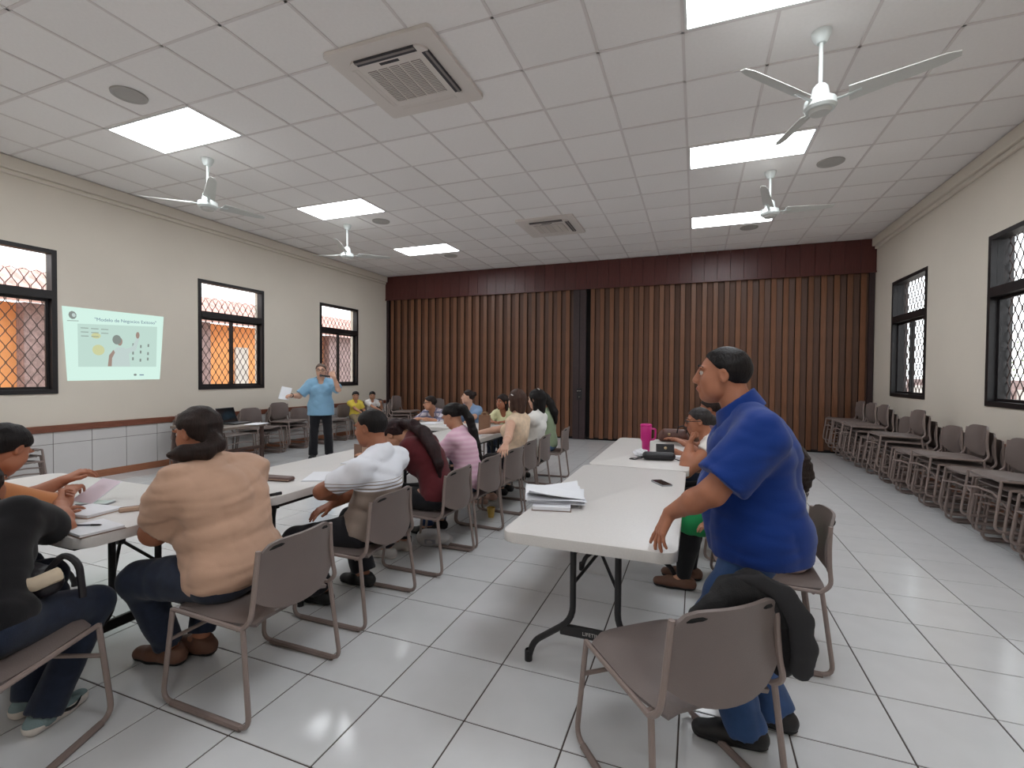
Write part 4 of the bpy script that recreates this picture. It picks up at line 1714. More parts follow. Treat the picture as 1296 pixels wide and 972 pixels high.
    for cl in st.get('clips', []):
        bm = tb([Vector(hp(*cl[0]) - origin), Vector(hp(*cl[1]) - origin)], .006, n=6)
        tag(obj('hair_clip', bm, mat('pale_hair_clip', (226, 222, 218), .3), body, True), 'pale hair clip')
    if c.get('glasses'):
        gm = bmesh.new()
        for e in (-1, 1):
            ring = [Vector(hp(.104 - .004 * abs(math.cos(t)), e * .033 + .025 * math.cos(t), .012 + .018 * math.sin(t)) - origin) for t in np.linspace(0, 2 * PI, 15)]
            tube(gm, ring, .0028 * hs, n=5, cap=False)
            tube(gm, [Vector(hp(.100, e * .058, .018) - origin), Vector(hp(.03, e * .082, .016) - origin), Vector(hp(-.015, e * .080, .010) - origin)], .0028 * hs, n=5)
        tube(gm, [Vector(hp(.107, -.009, .016) - origin), Vector(hp(.111, 0, .019) - origin), Vector(hp(.107, .009, .016) - origin)], .0025 * hs, n=5)
        obj('glasses', gm, c['glasses'], body, True)
    info = dict(neck=neck, hc=hc, shl=shl, shr=shr, el=el, wr=wr, knees=knees, ankles=ankles, toe=toes, pel=pel, chest=chest, waist=waist, hp=hp, F=F_, R=R_, d3=d3, Dc=Dc, Rs=Rs, origin=origin)
    return body, info
# ------------------------------------------------------------------ the people
SK_L = ('light_skin', (214, 168, 144))
SK_M = ('tan_skin', (190, 138, 110))
SK_D = ('brown_skin', (158, 102, 76))
SK_B = ('warm_brown_skin', (172, 112, 84))
H_BK = ('black_hair', (24, 20, 20))
H_DB = ('dark_brown_hair', (40, 29, 26))
H_BR = ('brown_hair', (74, 54, 46))
H_GR = ('grey_brown_hair', (104, 90, 82))
H_RB = ('dark_red_brown_hair', (40, 20, 22))


def cloth(name, c, **k):
    k.setdefault('bump', .12)
    k.setdefault('bscale', 320)
    return mat(name, c, .85, noise=k.pop('noise', .06), nscale=k.pop('nscale', 7), sheen=.15, spec=.25, **k)


m_navy = cloth('navy_denim', (36, 44, 62), noise=.18, nscale=30)
m_jean = cloth('blue_denim', (54, 82, 128), noise=.2, nscale=9)
m_ltjean = cloth('light_blue_denim', (92, 124, 164), noise=.2, nscale=9)
m_blk = cloth('black_cloth', (22, 21, 24))
m_blk2 = cloth('black_trouser_cloth', (27, 26, 31))
m_bshoe = mat('black_shoe_leather', (24, 23, 25), .5)
m_bsole = mat('black_shoe_sole', (18, 17, 18), .7)
m_wsole = mat('white_shoe_sole', (214, 206, 198), .6)
m_brshoe = mat('brown_shoe_leather', (110, 76, 60), .6)
BLACK_SHOES = dict(m=m_bshoe, ms=m_bsole)
BROWN_SHOES = dict(m=m_brshoe, ms=m_bsole)
GREY_SHOES = dict(m=mat('grey_teal_shoe_mesh', (128, 148, 150), .8, bump=.3, bscale=200), ms=m_wsole, sole=.038)


def banded():
    """White T-shirt whose lower part is taupe, with thin stripes where the two meet."""
    m = mat('white_and_taupe_jersey', (236, 238, 246), .85)
    nt = m.node_tree
    b = nt.nodes['Principled BSDF']
    tc = nt.nodes.new('ShaderNodeTexCoord')
    sx = nt.nodes.new('ShaderNodeSeparateXYZ')
    nt.links.new(tc.outputs['Object'], sx.inputs[0])
    r = nt.nodes.new('ShaderNodeValToRGB')
    mr = nt.nodes.new('ShaderNodeMapRange')
    mr.inputs[1].default_value = .60
    mr.inputs[2].default_value = .90
    nt.links.new(sx.outputs['Z'], mr.inputs[0])
    nt.links.new(mr.outputs[0], r.inputs[0])
    el = r.color_ramp.elements
    r.color_ramp.interpolation = 'CONSTANT'
    ta, wh = lin((150, 134, 124)), lin((236, 238, 246))
    el[0].position, el[0].color = 0, ta
    el[1].position, el[1].color = .46, wh
    for p, c in ((.50, ta), (.53, wh), (.58, ta), (.60, wh), (.645, ta), (.66, wh)):
        e = el.new(p)
        e.color = c
    nt.links.new(r.outputs[0], b.inputs['Base Color'])
    return m


PBODY, PINFO = {}, {}


def add(key, c):
    PBODY[key], PINFO[key] = person(c)


# --- the four nearest on the left
add('black', dict(
    label='person in a black shirt and navy jeans at the lower left corner', group=None,
    pos=(-2.36, .85), face=108, hz=.495, s=.85, leglen=1.13, wide=1.5, deep=1.35, lean=25, side=-23, neckside=-45, arm=1.3, leg=1.25, head=1.05, yaw=10,
    lw=(-2.80, 1.36, .745), rw=(-2.70, 1.28, .80), rpole=(.9, .1, -1), rcurl=40, rn=(-.4, .9, 0), skin=SK_B,
    feet=((.30, -.10), (.22, .05)), hair=H_DB, hairdo=dict(frame=.14, nape=.04), res=.010,
    shirt=dict(m=m_blk, sleeve=.80, hem=-.02, folds=.005), pants=dict(m=m_navy, length=1.03, ankle=.058), shoes=GREY_SHOES))
add('orange', dict(
    label='person in a rust orange shirt leaning over the table at the left edge', pos=(-2.97, .93), face=88, yaw=22, hz=.505, s=.93, wide=1.2, deep=1.15,
    lean=20, arm=1.2, neck=46, pitch=34, lw=(-3.04, 1.46, .84), rw=(-2.93, 1.43, .80), rpole=(1.2, -.2, -.5), rcurl=30, lcurl=30, ln=(0, .3, -1), skin=SK_B,
    feet=((.36, -.1), (.36, .1)), hair=H_BK, hairdo=dict(nape=.03, vol=.014),
    shirt=dict(m=cloth('rust_orange_jersey', (198, 132, 88)), sleeve=.98, hem=-.02), pants=dict(m=m_navy), shoes=BLACK_SHOES))
add('beige', dict(
    label='woman in a beige T-shirt and dark jeans with a low dark ponytail, seen from behind', pos=(-1.95, 1.585), face=180, hz=.51, s=1.0, wide=1.36, deep=1.36,
    lean=24, hunch=1.15, belly=.8, arm=1.4, leg=1.25, shw=1.02, neck=24, yaw=8, pitch=14,
    lw=(-2.42, 1.56, .755), rw=(-2.46, 1.66, .755), lpole=(0, -.5, -1), armlen=.93, skin=SK_B, feet=((.40, -.05), (.34, .06)), knee_out=.5, toes=(10, 10),
    hair=H_DB, hairdo=dict(vol=.013, nape=.03, tail=lambda hp, B: [hp(-.085, -.01, -.03), hp(-.12, -.03, -.075), hp(-.11, -.085, -.095), hp(-.05, -.145, -.085), hp(-.01, -.165, -.08)],
                           rad=[.035, .034, .036, .034, .018]),
    shirt=dict(m=cloth('beige_jersey', (197, 160, 137)), sleeve=.84, folds2=.004, hem=-.06, folds=.012, wl=.15, inf=.014, seed=4), pants=dict(m=m_navy), shoes=BROWN_SHOES, res=.010))
add('wtee', dict(
    label='man in a white and taupe T-shirt leaning back in his chair, short black hair', pos=(-1.83, 2.345), face=181, hz=.485, s=.94, fem=False, wide=1.12, deep=1.1,
    lean=-17, low=.9, hunch=.3, neck=22, yaw=5, pitch=8, lw=(-2.00, 2.33, .66), rw=(-2.02, 2.26, .62), lpole=(-.75, -.6, -.35), ld=(.1, 1, -.2), rpole=(-.4, .7, -.5), lcurl=35, skin=SK_D, arm=1.1, leg=1.1,
    feet=((.28, -.06), (.20, .24)), knee_out=.45, hair=H_BK, hairdo=dict(vol=.006, nape=.0, folds=.001),
    shirt=dict(m=banded(), sleeve=.70, hem=-.05, folds=.008, wl=.10, inf=.010, seed=9, flare=.005), pants=dict(m=m_blk2, ankle=.075), shoes=BLACK_SHOES, res=.010))
add('maroon', dict(
    label='woman in a maroon top bent over the table, long dark ponytail down her back', pos=(-1.78, 3.12), face=181, hz=.505, s=.95, wide=1.1,
    lean=26, hunch=1.6, neck=82, pitch=52, lw=(-2.32, 2.98, .745), rw=(-2.36, 3.22, .745), skin=SK_M, feet=((.40, -.08), (.38, .10)),
    hair=H_RB, hairdo=dict(vol=.014, nape=.02, tail=lambda hp, B: [B(-.03, 0, .09), B(-.10, -.01, .10), B(-.20, -.03, .085), B(-.30, -.05, .03), B(-.385, -.07, -.07), B(-.44, -.08, -.18), B(-.46, -.09, -.29)],
                           rad=[.04, .045, .062, .075, .07, .05, .015], flat=((.8, 0, .5), .5)),
    shirt=dict(m=cloth('maroon_jersey', (92, 32, 38)), sleeve=1.6, hem=-.04, folds=.006), pants=dict(m=m_blk2), shoes=dict(m=mat('white_sneaker', (196, 190, 186), .7), ms=m_wsole)))
m_pink = stripes('pink_striped_jersey', (230, 184, 206), (238, 200, 217), 'Z', 26, .5)
add('pink', dict(
    label='woman in a pink striped T-shirt and jeans, very long straight black ponytail', pos=(-1.80, 3.69), face=178, hz=.49, s=.88, wide=1.2, deep=1.15,
    lean=13, hunch=1.6, neck=26, pitch=32, yaw=4, lw=(-2.24, 3.60, .745), rw=(-2.28, 3.80, .745), lpole=(.15, -.7, -1), skin=SK_M, feet=((.36, -.1), (.36, .1)),
    hair=H_BK, hairdo=dict(vol=.012, tail=lambda hp, B: [B(-.04, 0, .10), B(-.12, .0, .075), B(-.18, .02, -.02), B(-.215, .03, -.14), B(-.255, .03, -.28), B(-.28, .03, -.40), B(-.285, .03, -.50)],
                           rad=[.03, .036, .036, .036, .034, .03, .014]),
    shirt=dict(m=m_pink, sleeve=.78, hem=-.06, folds=.005), pants=dict(m=cloth('mid_blue_denim', (46, 66, 100), noise=.2)), shoes=BLACK_SHOES))
m_floral = mat('pale_floral_blouse', (232, 206, 178), .85, noise=.12, nscale=26)
add('sleeveless', dict(
    label='woman in a pale floral sleeveless blouse, arm stretched to the empty chair beside her', pos=(-1.77, 4.70), face=172, hz=.51, s=.95, wide=1.1, lean=-5, yaw=-24, pitch=2,
    lw=(-1.60, 3.98, .745), armlen=1.1, ld=(.2, -.9, -.45), rw=(-2.28, 4.86, .745), lpole=(.2, -.4, -1), skin=SK_L, feet=((.36, -.1), (.36, .1)),
    hair=H_BR, hairdo=dict(vol=.016, frame=.10, nape=.02, clips=[((-.02, -.09, .07), (-.05, -.092, .06))]),
    shirt=dict(m=m_floral, sleeve=0, hem=-.05, folds=.005), pants=dict(m=m_blk2), shoes=dict(m=mat('pink_beige_flat', (196, 160, 146), .6), ms=m_wsole)))
add('white', dict(
    label='woman in a plain white T-shirt, dark bobbed hair with a pale clip', pos=(-1.74, 5.22), face=180, hz=.51, s=.935, lean=-7, yaw=-12, pitch=4,
    lw=(-2.24, 5.10, .745), rw=(-2.26, 5.32, .745), skin=SK_L, feet=((.36, -.1), (.36, .1)), hair=H_BK,
    hairdo=dict(vol=.018, frame=.13, nape=.02, clips=[((-.04, -.03, .135), (-.07, -.045, .12))]),
    shirt=dict(m=cloth('white_jersey', (236, 234, 230)), sleeve=.7, hem=-.05), pants=dict(m=m_blk2), shoes=BLACK_SHOES))
add('green', dict(
    label='woman in a sage green top and light jeans, last along the left tables', pos=(-1.80, 6.05), face=182, hz=.495, s=.88, lean=8, yaw=-5, pitch=10,
    lw=(-2.22, 5.98, .745), rw=(-2.26, 6.12, .745), skin=SK_M, feet=((.36, -.1), (.36, .1)), hair=H_BK,
    hairdo=dict(vol=.014, nape=.02, tail=lambda hp, B: [hp(-.09, 0, .03), hp(-.13, 0, -.06), hp(-.165, .0, -.2), hp(-.165, 0, -.36)], rad=[.04, .05, .05, .02]),
    shirt=dict(m=cloth('sage_green_jersey', (150, 166, 136)), sleeve=.75, hem=-.03), pants=dict(m=m_ltjean), shoes=BLACK_SHOES, res=.013))
# --- behind the far table, facing the camera
m_plaid = stripes('plaid_flannel', (206, 198, 206), (112, 112, 138), 'Z', 13, .62, c3=(128, 122, 146), scale2=13)
add('plaid', dict(
    label='person in a plaid shirt with black glasses, leaning on folded arms at the far table', pos=(-3.70, 6.52), face=268, hz=.485, s=.87, lean=30, hunch=1.5, neck=30, yaw=-52, pitch=6, roll=4,
    lw=(-3.66, 6.02, .755), rw=(-3.74, 5.98, .755), ld=(-.9, -.2, 0), rd=(.9, -.2, 0), lpole=(1, 0, -.6), rpole=(-1, 0, -.6), skin=SK_M, hair=H_DB, glasses=m_blackplastic,
    hairdo=dict(vol=.012, bun=(-.10, 0, .02, .035)), shirt=dict(m=m_plaid, sleeve=1.35, hem=-.04), pants=dict(m=m_navy), shoes=BLACK_SHOES, res=.013, hres=.0065))
add('blue', dict(
    label='woman in a light blue blouse with a hair bun, looking left at the far table', pos=(-3.20, 6.56), face=272, hz=.49, s=.88, wide=1.15, lean=8, yaw=-66, pitch=0,
    lw=(-2.98, 6.06, .755), rw=(-3.24, 6.06, .755), skin=SK_L, hair=H_DB, hairdo=dict(vol=.010, bun=(-.115, 0, .055, .042)),
    shirt=dict(m=cloth('light_blue_cotton', (136, 164, 202)), sleeve=.9, hem=-.04, vneck=.04), pants=dict(m=m_navy), shoes=BLACK_SHOES, res=.013))
m_ylw = stripes('pale_yellow_print', (232, 230, 186), (206, 186, 204), 'Z', 1.55, .93)
add('yellow', dict(
    label='woman in a pale yellow top with dark hair, facing the camera at the far table', pos=(-2.56, 6.54), face=266, hz=.49, s=.87, wide=1.1, lean=24, hunch=1.2, yaw=-14, pitch=6, roll=-4,
    lw=(-2.44, 6.06, .755), rw=(-2.62, 6.02, .755), ld=(-.9, -.3, 0), rd=(.9, -.2, 0), lpole=(1, 0, -.6), rpole=(-1, 0, -.6), skin=SK_B, hair=H_DB, hairdo=dict(vol=.014, frame=.12, nape=.02),
    shirt=dict(m=m_ylw, sleeve=.8, hem=-.04), pants=dict(m=m_navy), shoes=BLACK_SHOES, res=.013))
# --- the presenter and the two children by the left wall
add('presenter', dict(
    label='presenter in a light blue V-neck top and black trousers standing before the left wall', pos=(-5.78, 6.22), face=-47, sit=False, hz=.835, s=.935, wide=1.22, deep=1.15, lean=1, belly=.4, neck=8,
    yaw=-4, pitch=4, lw=(-5.44, 6.14, 1.345), rw=(-5.93, 5.74, 1.05), lcurl=50, rcurl=35, ld=(-.55, -.25, .75), ln=(-.6, .5, .2), rn=(.3, .2, -1), lpole=(.5, .2, -1), rpole=(-.6, -.1, -1),
    skin=SK_L, feet=((.0, -.13), (.02, .12)), knee_out=0, toes=(14, -14), hair=H_GR, glasses=m_blackplastic,
    hairdo=dict(vol=.010, hairline=.066, nape=.02), shirt=dict(m=cloth('light_blue_knit', (136, 178, 208)), sleeve=.85, hem=-.13, skirt=.13, vneck=.05, inf=.016, flare=.02, folds=.006),
    pants=dict(m=m_blk2, ankle=.066, length=1.02), shoes=BLACK_SHOES, res=.012))
add('kid1', dict(
    label='child in a yellow shirt sitting on a chair against the left wall', pos=(-6.92, 8.45), face=-28, hz=.485, s=.66, child=True, fem=False, head=1.22, lean=4, yaw=-20, pitch=14,
    lw=(-6.66, 8.52, .56), rw=(-6.66, 8.36, .56), skin=SK_M, feet=((.27, -.06, .10), (.27, .06, .10)), hair=H_BK, hairdo=dict(vol=.016),
    shirt=dict(m=cloth('yellow_jersey', (226, 202, 84)), sleeve=.7, hem=-.05, folds=.003), pants=dict(m=cloth('khaki_cloth', (150, 132, 104)), length=.5), shoes=BLACK_SHOES, res=.012))
add('kid2', dict(
    label='child in a white shirt sitting beside the child in yellow', pos=(-6.92, 9.02), face=-32, hz=.485, s=.64, child=True, fem=False, head=1.22, lean=6, yaw=-16, pitch=16,
    lw=(-6.68, 9.05, .74), rw=(-6.66, 8.94, .60), skin=SK_M, lcurl=50, feet=((.27, -.06, .10), (.27, .06, .10)), hair=H_BK, hairdo=dict(vol=.014),
    shirt=dict(m=cloth('white_child_shirt', (230, 226, 224)), sleeve=.7, hem=-.05, folds=.003), pants=dict(m=cloth('pale_grey_cloth', (190, 184, 180)), length=.9), shoes=BLACK_SHOES, res=.012))
# --- right-hand tables
add('man', dict(
    label='man in a blue polo shirt and jeans standing with a hand on the table corner', pos=(.24, 2.07), face=169, sit=False, twist=12, armlen=1.0, shl_off=(.035, 0, -.01), shr_off=(.0, 0, -.01), hz=.80, s=.95, fem=False, wide=1.2, deep=1.43, belly=.8, shw=1.06,
    lean=7, hunch=1.9, neck=24, yaw=8, pitch=0, lw=(-.088, 1.955, .866), ld=(-.42, -.12, -.90), ln=(.8, .35, -.4), lpole=(-.4, -.5, -.6), rw=(.06, 2.34, .86), rpole=(1, .6, -.3), arm=1.15, leg=1.12,
    lcurl=(4, 10, 14, 18), spread=13, skin=SK_B, feet=((.03, -.085), (-.06, .085)), knee_out=0, toes=(12, 0), hair=H_BK, hairdo=dict(vol=.008, hairline=.060, folds=.0015), hand=1.05,
    shirt=dict(m=cloth('royal_blue_pique', (13, 50, 124)), sleeve=.80, hem=-.09, skirt=.07, inf=.015, folds=.010, wl=.17, folds2=.0025, flare=.016, polo=True, name='polo_shirt', seed=6),
    pants=dict(m=m_jean, ankle=.066, length=1.03, folds=.007, waist=-.02), shoes=BLACK_SHOES, res=.009, hres=.005, handres=.0045, hairres=.006))
add('glasses', dict(
    label='person with black glasses and greying tied hair, chin on fist at the right tables', pos=(.28, 4.12), face=178, hz=.48, s=.93, wide=1.2, deep=1.15, lean=24, hunch=1.4, neck=22, yaw=6, pitch=8,
    lw=(-.035, 3.99, .875), ld=(.2, .25, .9), ln=(.9, .1, 0), lcurl=75, lpole=(-.3, -.5, -1), rw=(-.16, 4.34, .75), arm=1.32, skin=SK_B, glasses=m_blackplastic,
    feet=((.38, -.1), (.36, .1)), hair=('greying_black_hair', (52, 48, 48)), hairdo=dict(vol=.009, bun=(-.115, 0, .0, .045)),
    shirt=dict(m=cloth('white_blouse', (228, 222, 216)), sleeve=.22, hem=-.04), pants=dict(m=m_blk2), shoes=BLACK_SHOES))
add('behind', dict(
    label='person at the far end of the right tables, mostly hidden behind the one with glasses', pos=(.31, 4.98), face=180, hz=.505, s=.92, lean=16, yaw=0, pitch=10,
    lw=(-.12, 4.96, .75), rw=(-.16, 5.10, .75), skin=SK_D, feet=((.36, -.1), (.36, .1)), hair=H_DB, hairdo=dict(vol=.012, bun=(-.11, 0, .03, .04)),
    shirt=dict(m=cloth('plum_blouse', (104, 70, 92)), sleeve=.7, hem=-.04), pants=dict(m=m_navy), shoes=BLACK_SHOES, res=.013))
add('skirt', dict(
    label='person in a bright green skirt and black leggings sitting behind the standing man', pos=(.36, 3.40), face=180, hz=.55, s=.95, leg=1.45, wide=1.1, lean=4, yaw=0, pitch=12,
    lw=(.06, 3.36, .60), rw=(.04, 3.48, .60), skin=SK_M, feet=((.42, -.08), (.38, .10)), hair=H_BK, hairdo=dict(vol=.012, nape=.03, frame=.1),
    shirt=dict(m=stripes('black_white_print', (222, 220, 216), (40, 40, 46), 'Z', 16, .6), sleeve=.8, hem=-.03), pants=dict(m=cloth('bright_green_satin', (40, 150, 88)), length=.12, name='skirt', inf=.02, leggings=m_blk), shoes=BROWN_SHOES, res=.012))
add('curly', dict(
    label='person in white with long curly dark hair, bare knees, sitting behind the standing man', pos=(.48, 2.86), face=180, hz=.495, s=.80, lean=10, yaw=8, pitch=8,
    lw=(.16, 2.82, .56), rw=(.12, 2.94, .58), skin=SK_M, feet=((.36, -.08), (.34, .10)), hair=H_DB,
    hairdo=dict(vol=.018, frame=.14, nape=.02, tail=lambda hp, B: [hp(-.10, 0, .02), hp(-.14, 0, -.08), hp(-.16, 0, -.18), hp(-.165, .0, -.27)], rad=[.06, .07, .065, .03], folds=.006),
    shirt=dict(m=cloth('white_shirt_cotton', (228, 226, 224)), sleeve=.8, hem=-.05), pants=dict(m=cloth('pale_pink_cotton', (222, 196, 192)), length=.0, inf=.014), shoes=BLACK_SHOES, res=.012))
# ------------------------------------------------------------------ small things
m_paper = mat('white_paper', (232, 233, 238), .8)
m_print = mat('grey_print', (150, 150, 156), .8)
m_cover = mat('brown_notebook_cover', (120, 92, 78), .6)
m_tan = mat('tan_leatherette', (190, 160, 138), .6, noise=.05)
m_brn = mat('dark_brown_leather', (92, 68, 62), .5, noise=.1)
m_magenta = mat('magenta_tumbler_enamel', (206, 42, 132), .35)
m_screen = mat('dark_phone_glass', (20, 22, 26), .12)
m_bagblack = mat('black_purse_leather', (30, 27, 32), .45, bump=.2, bscale=120)
m_gold = mat('pale_gold_metal', (196, 176, 140), .35, metal=.8)
m_brownbag = mat('brown_handbag_leather', (86, 50, 40), .45, noise=.15)
m_kraft = mat('kraft_brown_paper', (140, 106, 84), .8, noise=.08)


def sheet_paper(name, w, l, th, m, parent=None, curl=0.0, seed=0):
    """A slightly curling sheet or stack, centred, lying on z = 0."""
    rr = random.Random(seed)
    a, b = rr.uniform(-1, 1), rr.uniform(-1, 1)
    n = 6
    top, bot = [], []
    bm = bmesh.new()
    for i in range(n + 1):
        for j in range(n + 1):
            u, v = i / n * 2 - 1, j / n * 2 - 1
            z = curl * max(0, (u * a + v * b) / (abs(a) + abs(b))) ** 2
            top.append(bm.verts.new((u * w / 2, v * l / 2, z + th)))
            bot.append(bm.verts.new((u * w / 2, v * l / 2, z)))
    ix = lambda i, j: i * (n + 1) + j
    for i in range(n):
        for j in range(n):
            q = (ix(i, j), ix(i + 1, j), ix(i + 1, j + 1), ix(i, j + 1))
            bm.faces.new([top[k] for k in q])
            bm.faces.new([bot[k] for k in reversed(q)])
    ed = [ix(i, 0) for i in range(n + 1)] + [ix(n, j) for j in range(1, n + 1)] + [ix(i, n) for i in range(n - 1, -1, -1)] + [ix(0, j) for j in range(n - 1, 0, -1)]
    for k in range(len(ed)):
        bm.faces.new((bot[ed[k]], bot[ed[(k + 1) % len(ed)]], top[ed[(k + 1) % len(ed)]], top[ed[k]]))
    return obj(name, bm, m, parent)


def book(x, y, z, rz, w, l, th, m_c, label, cat='notebook', page=m_paper, name='notebook', tilt=0):
    t = empty(name, label, cat, (x, y, z), rz)
    obj('cover', bx(-w / 2, w / 2, -l / 2, l / 2, 0, .003, bevel=.001), m_c, t)
    obj('page_block', bx(-w / 2 + .004, w / 2 - .004, -l / 2 + .004, l / 2 - .004, .003, th, bevel=.001), page, t)
    return t


Z = TZ + .0005
# papers on the nearest right-hand table
b = book(-.70, 2.43, Z, .22, .20, .26, .022, m_cover, 'brown notebook lying under the loose papers on the right table')
pp = empty('paper_stack', 'pile of loose white papers spilling over a brown notebook on the right table', 'papers', (-.71, 2.50, Z + .022), .30)
for k in range(9):
    o = sheet_paper('sheet', .29, .30, .0014, m_paper, pp, curl=.012 + .006 * k * (k % 2), seed=k)
    o.location = (random.uniform(-.018, .018), random.uniform(-.015, .015), .0028 * k)
    o.rotation_euler = (0, 0, random.uniform(-.14, .14))
ph = empty('smartphone', 'dark smartphone lying face up near the right edge of the right table', 'phone', (-.195, 3.17, Z), .55)
pb = bmesh.new()
prism(pb, round_rect(-.037, .037, -.077, .077, .010, 4), 0, .009)
obj('case', pb, mat('silver_phone_case', (150, 152, 156), .35), ph)
pb = bmesh.new()
prism(pb, round_rect(-.034, .034, -.074, .074, .008, 4), .009, .0098)
tag(obj('screen', pb, m_screen, ph), 'black glass screen')
tm = empty('tumbler', 'tall magenta tumbler with a handle on the far right table', 'tumbler', (-.40, 4.30, Z), .2)
obj('cup', lathe(bmesh.new(), [(0, 0), (.030, 0), (.032, .004), (.035, .11), (.045, .135), (.048, .245), (.046, .248), (0, .248)], 28), m_magenta, tm, True)
obj('lid', lathe(bmesh.new(), [(.0, .246), (.049, .246), (.050, .260), (.044, .266), (0, .267)], 28), m_magenta, tm, True)
obj('handle', tb(rounded([(.042, 0, .225), (.080, 0, .225), (.077, 0, .135), (.037, 0, .128)], .025, 5), .0085, n=8, flat=((0, 1, 0), 1.3)), m_magenta, tm, True)
pu = empty('purse', 'small open black purse with a wrist strap on the far right table', 'purse', (-.27, 4.06, Z), .18)
pf = Field((-.16, -.10, -.01), (.16, .10, .13), .006)
pf.cone((-.10, -.02, .035), (.09, -.02, .035), .034, .034, .01)
pf.cone((-.10, .03, .03), (.09, .03, .03), .032, .032, .01)
pf.plane((0, 0, .002), (0, 0, -1))
mesh_obj('pouch', [pf.mesh()], m_bagblack, (0, 0, 0), pu)
fl = bx(-.0, .145, -.006, .006, .0, .105, bevel=.004)
bmesh.ops.rotate(fl, verts=fl.verts, cent=(0, 0, 0), matrix=Matrix.Rotation(-.25, 3, 'X'))
bmesh.ops.translate(fl, verts=fl.verts, vec=(-.02, .05, .02))
flap = obj('flap', fl, m_bagblack, pu)
cl = lathe(bmesh.new(), [(0, 0), (.012, 0), (.012, .004), (0, .005)], 12)
bmesh.ops.rotate(cl, verts=cl.verts, cent=(0, 0, 0), matrix=Matrix.Rotation(PI / 2 - .25, 3, 'X'))
bmesh.ops.translate(cl, verts=cl.verts, vec=(.055, .062, .09))
obj('clasp', cl, m_gold, flap)
obj('wrist_strap', tb([(-.11, -.02, .03), (-.15, -.03, .012), (-.20, -.055, .006), (-.235, -.03, .006), (-.225, .0, .006), (-.18, .0, .008), (-.12, -.01, .03)], .009, n=6, flat=((0, 0, 1), .45)), m_bagblack, pu)
obj('side_strap', tb([(.10, -.02, .02), (.15, -.015, .006), (.20, -.02, .005)], .009, n=6, flat=((0, 0, 1), .45)), m_bagblack, pu)
ti = empty('tissue', 'crumpled white tissue lying between the pink tumbler and the black purse', 'tissue', (-.43, 4.17, Z))
bm = bmesh.new()
bmesh.ops.create_icosphere(bm, subdivisions=3, radius=.045)
for v in bm.verts:
    d = v.co.normalized()
    k = 1 + .28 * math.sin(9 * d.x + 4 * d.z) * math.cos(8 * d.y + 2) + random.uniform(-.1, .1)
    v.co = Vector((d.x * .058 * k, d.y * .045 * k, max(0, .03 + d.z * .032 * k)))
obj('crumple', bm, m_paper, ti)
pd = book(-.10, 4.30, Z, .1, .15, .20, .008, m_paper, 'small white notepad by the elbow of the person with glasses', page=m_paper, name='notepad')
hb = empty('handbag', 'brown leather handbag with a loop handle at the far right end of the tables', 'handbag', (-.21, 5.24, Z), .1)
hf_ = Field((-.17, -.1, -.01), (.17, .1, .16), .008)
hf_.cone((-.10, 0, .05), (.10, 0, .05), .056, .056, .02)
hf_.cone((-.09, 0, .09), (.09, 0, .09), .045, .045, .02)
hf_.plane((0, 0, .002), (0, 0, -1))
mesh_obj('body', [hf_.mesh()], m_brownbag, (0, 0, 0), hb)
obj('handle', tb([(.03, -.05, .10), (.04, -.06, .16), (.085, -.06, .175), (.12, -.06, .15), (.12, -.05, .10)], .007, n=6), m_bagblack, hb)
obj('buckle', bx(-.06, -.035, -.062, -.054, .07, .095, bevel=.002), m_gold, hb)

# things on the crosswise table at lower left
book(-2.44, 1.27, Z, -.12, .205, .165, .014, m_cover, 'open white notebook nearest the table corner, with a pen on it')
pe = empty('pen', 'dark pen lying on the white notebook nearest the table corner', 'pen', (-2.48, 1.26, Z + .0185), .45)
obj('barrel', tb([(-.07, 0, 0), (.03, 0, 0)], .0042, n=8), mat('grey_pen_barrel', (88, 90, 100), .4), pe)
obj('grip', tb([(.03, 0, 0), (.065, 0, 0), (.074, 0, 0)], [.0046, .004, .001], n=8), m_blackplastic, pe)
book(-2.75, 1.42, Z, .12, .22, .17, .016, m_tan, 'white notebook with a tan cover in the middle of the crosswise table')
book(-2.99, 1.30, Z, .30, .21, .28, .008, m_paper, 'stack of white sheets in front of the person in orange')
p2 = dup(ph, (-2.90, 1.525, Z), -1.1, 'smartphone with a pale screen beside the tan notebook on the crosswise table')
for ch in list(p2.children):
    if ch.name.startswith('screen'):
        ch.data = ch.data.copy()
        ch.data.materials[0] = mat('pale_phone_screen', (196, 200, 204), .15)
gc = empty('spectacle_case', 'long tan pencil case beside the elbow of the woman in beige', 'case', (-2.575, 1.545, Z), 1.0)
obj('body', bx(-.085, .085, -.018, .018, 0, .022, bevel=.007, seg=2), m_tan, gc)
obj('zip', tb([(-.08, 0, .022), (.08, 0, .022)], .0018, n=5), m_brn, gc)
wl = empty('wallet', 'small brown folded wallet behind the tan pencil case', 'wallet', (-2.66, 1.70, Z), .3)
obj('body', bx(-.05, .05, -.035, .035, 0, .018, bevel=.004), m_brn, wl)
obj('flap', bx(-.05, .05, -.035, .0, .018, .024, bevel=.003), mat('tan_wallet_flap', (150, 112, 90), .55), wl)
hp_ = book(-2.93, 1.62, Z + .07, .2, .13, .18, .004, m_paper, 'pinkish sheet of paper held by the person in orange', 'paper', page=mat('pale_pink_paper', (230, 214, 224), .8), name='sheet_of_paper')
hp_.rotation_euler = (.5, .1, .2)
hp_.location = (-2.95, 1.56, Z + .055)

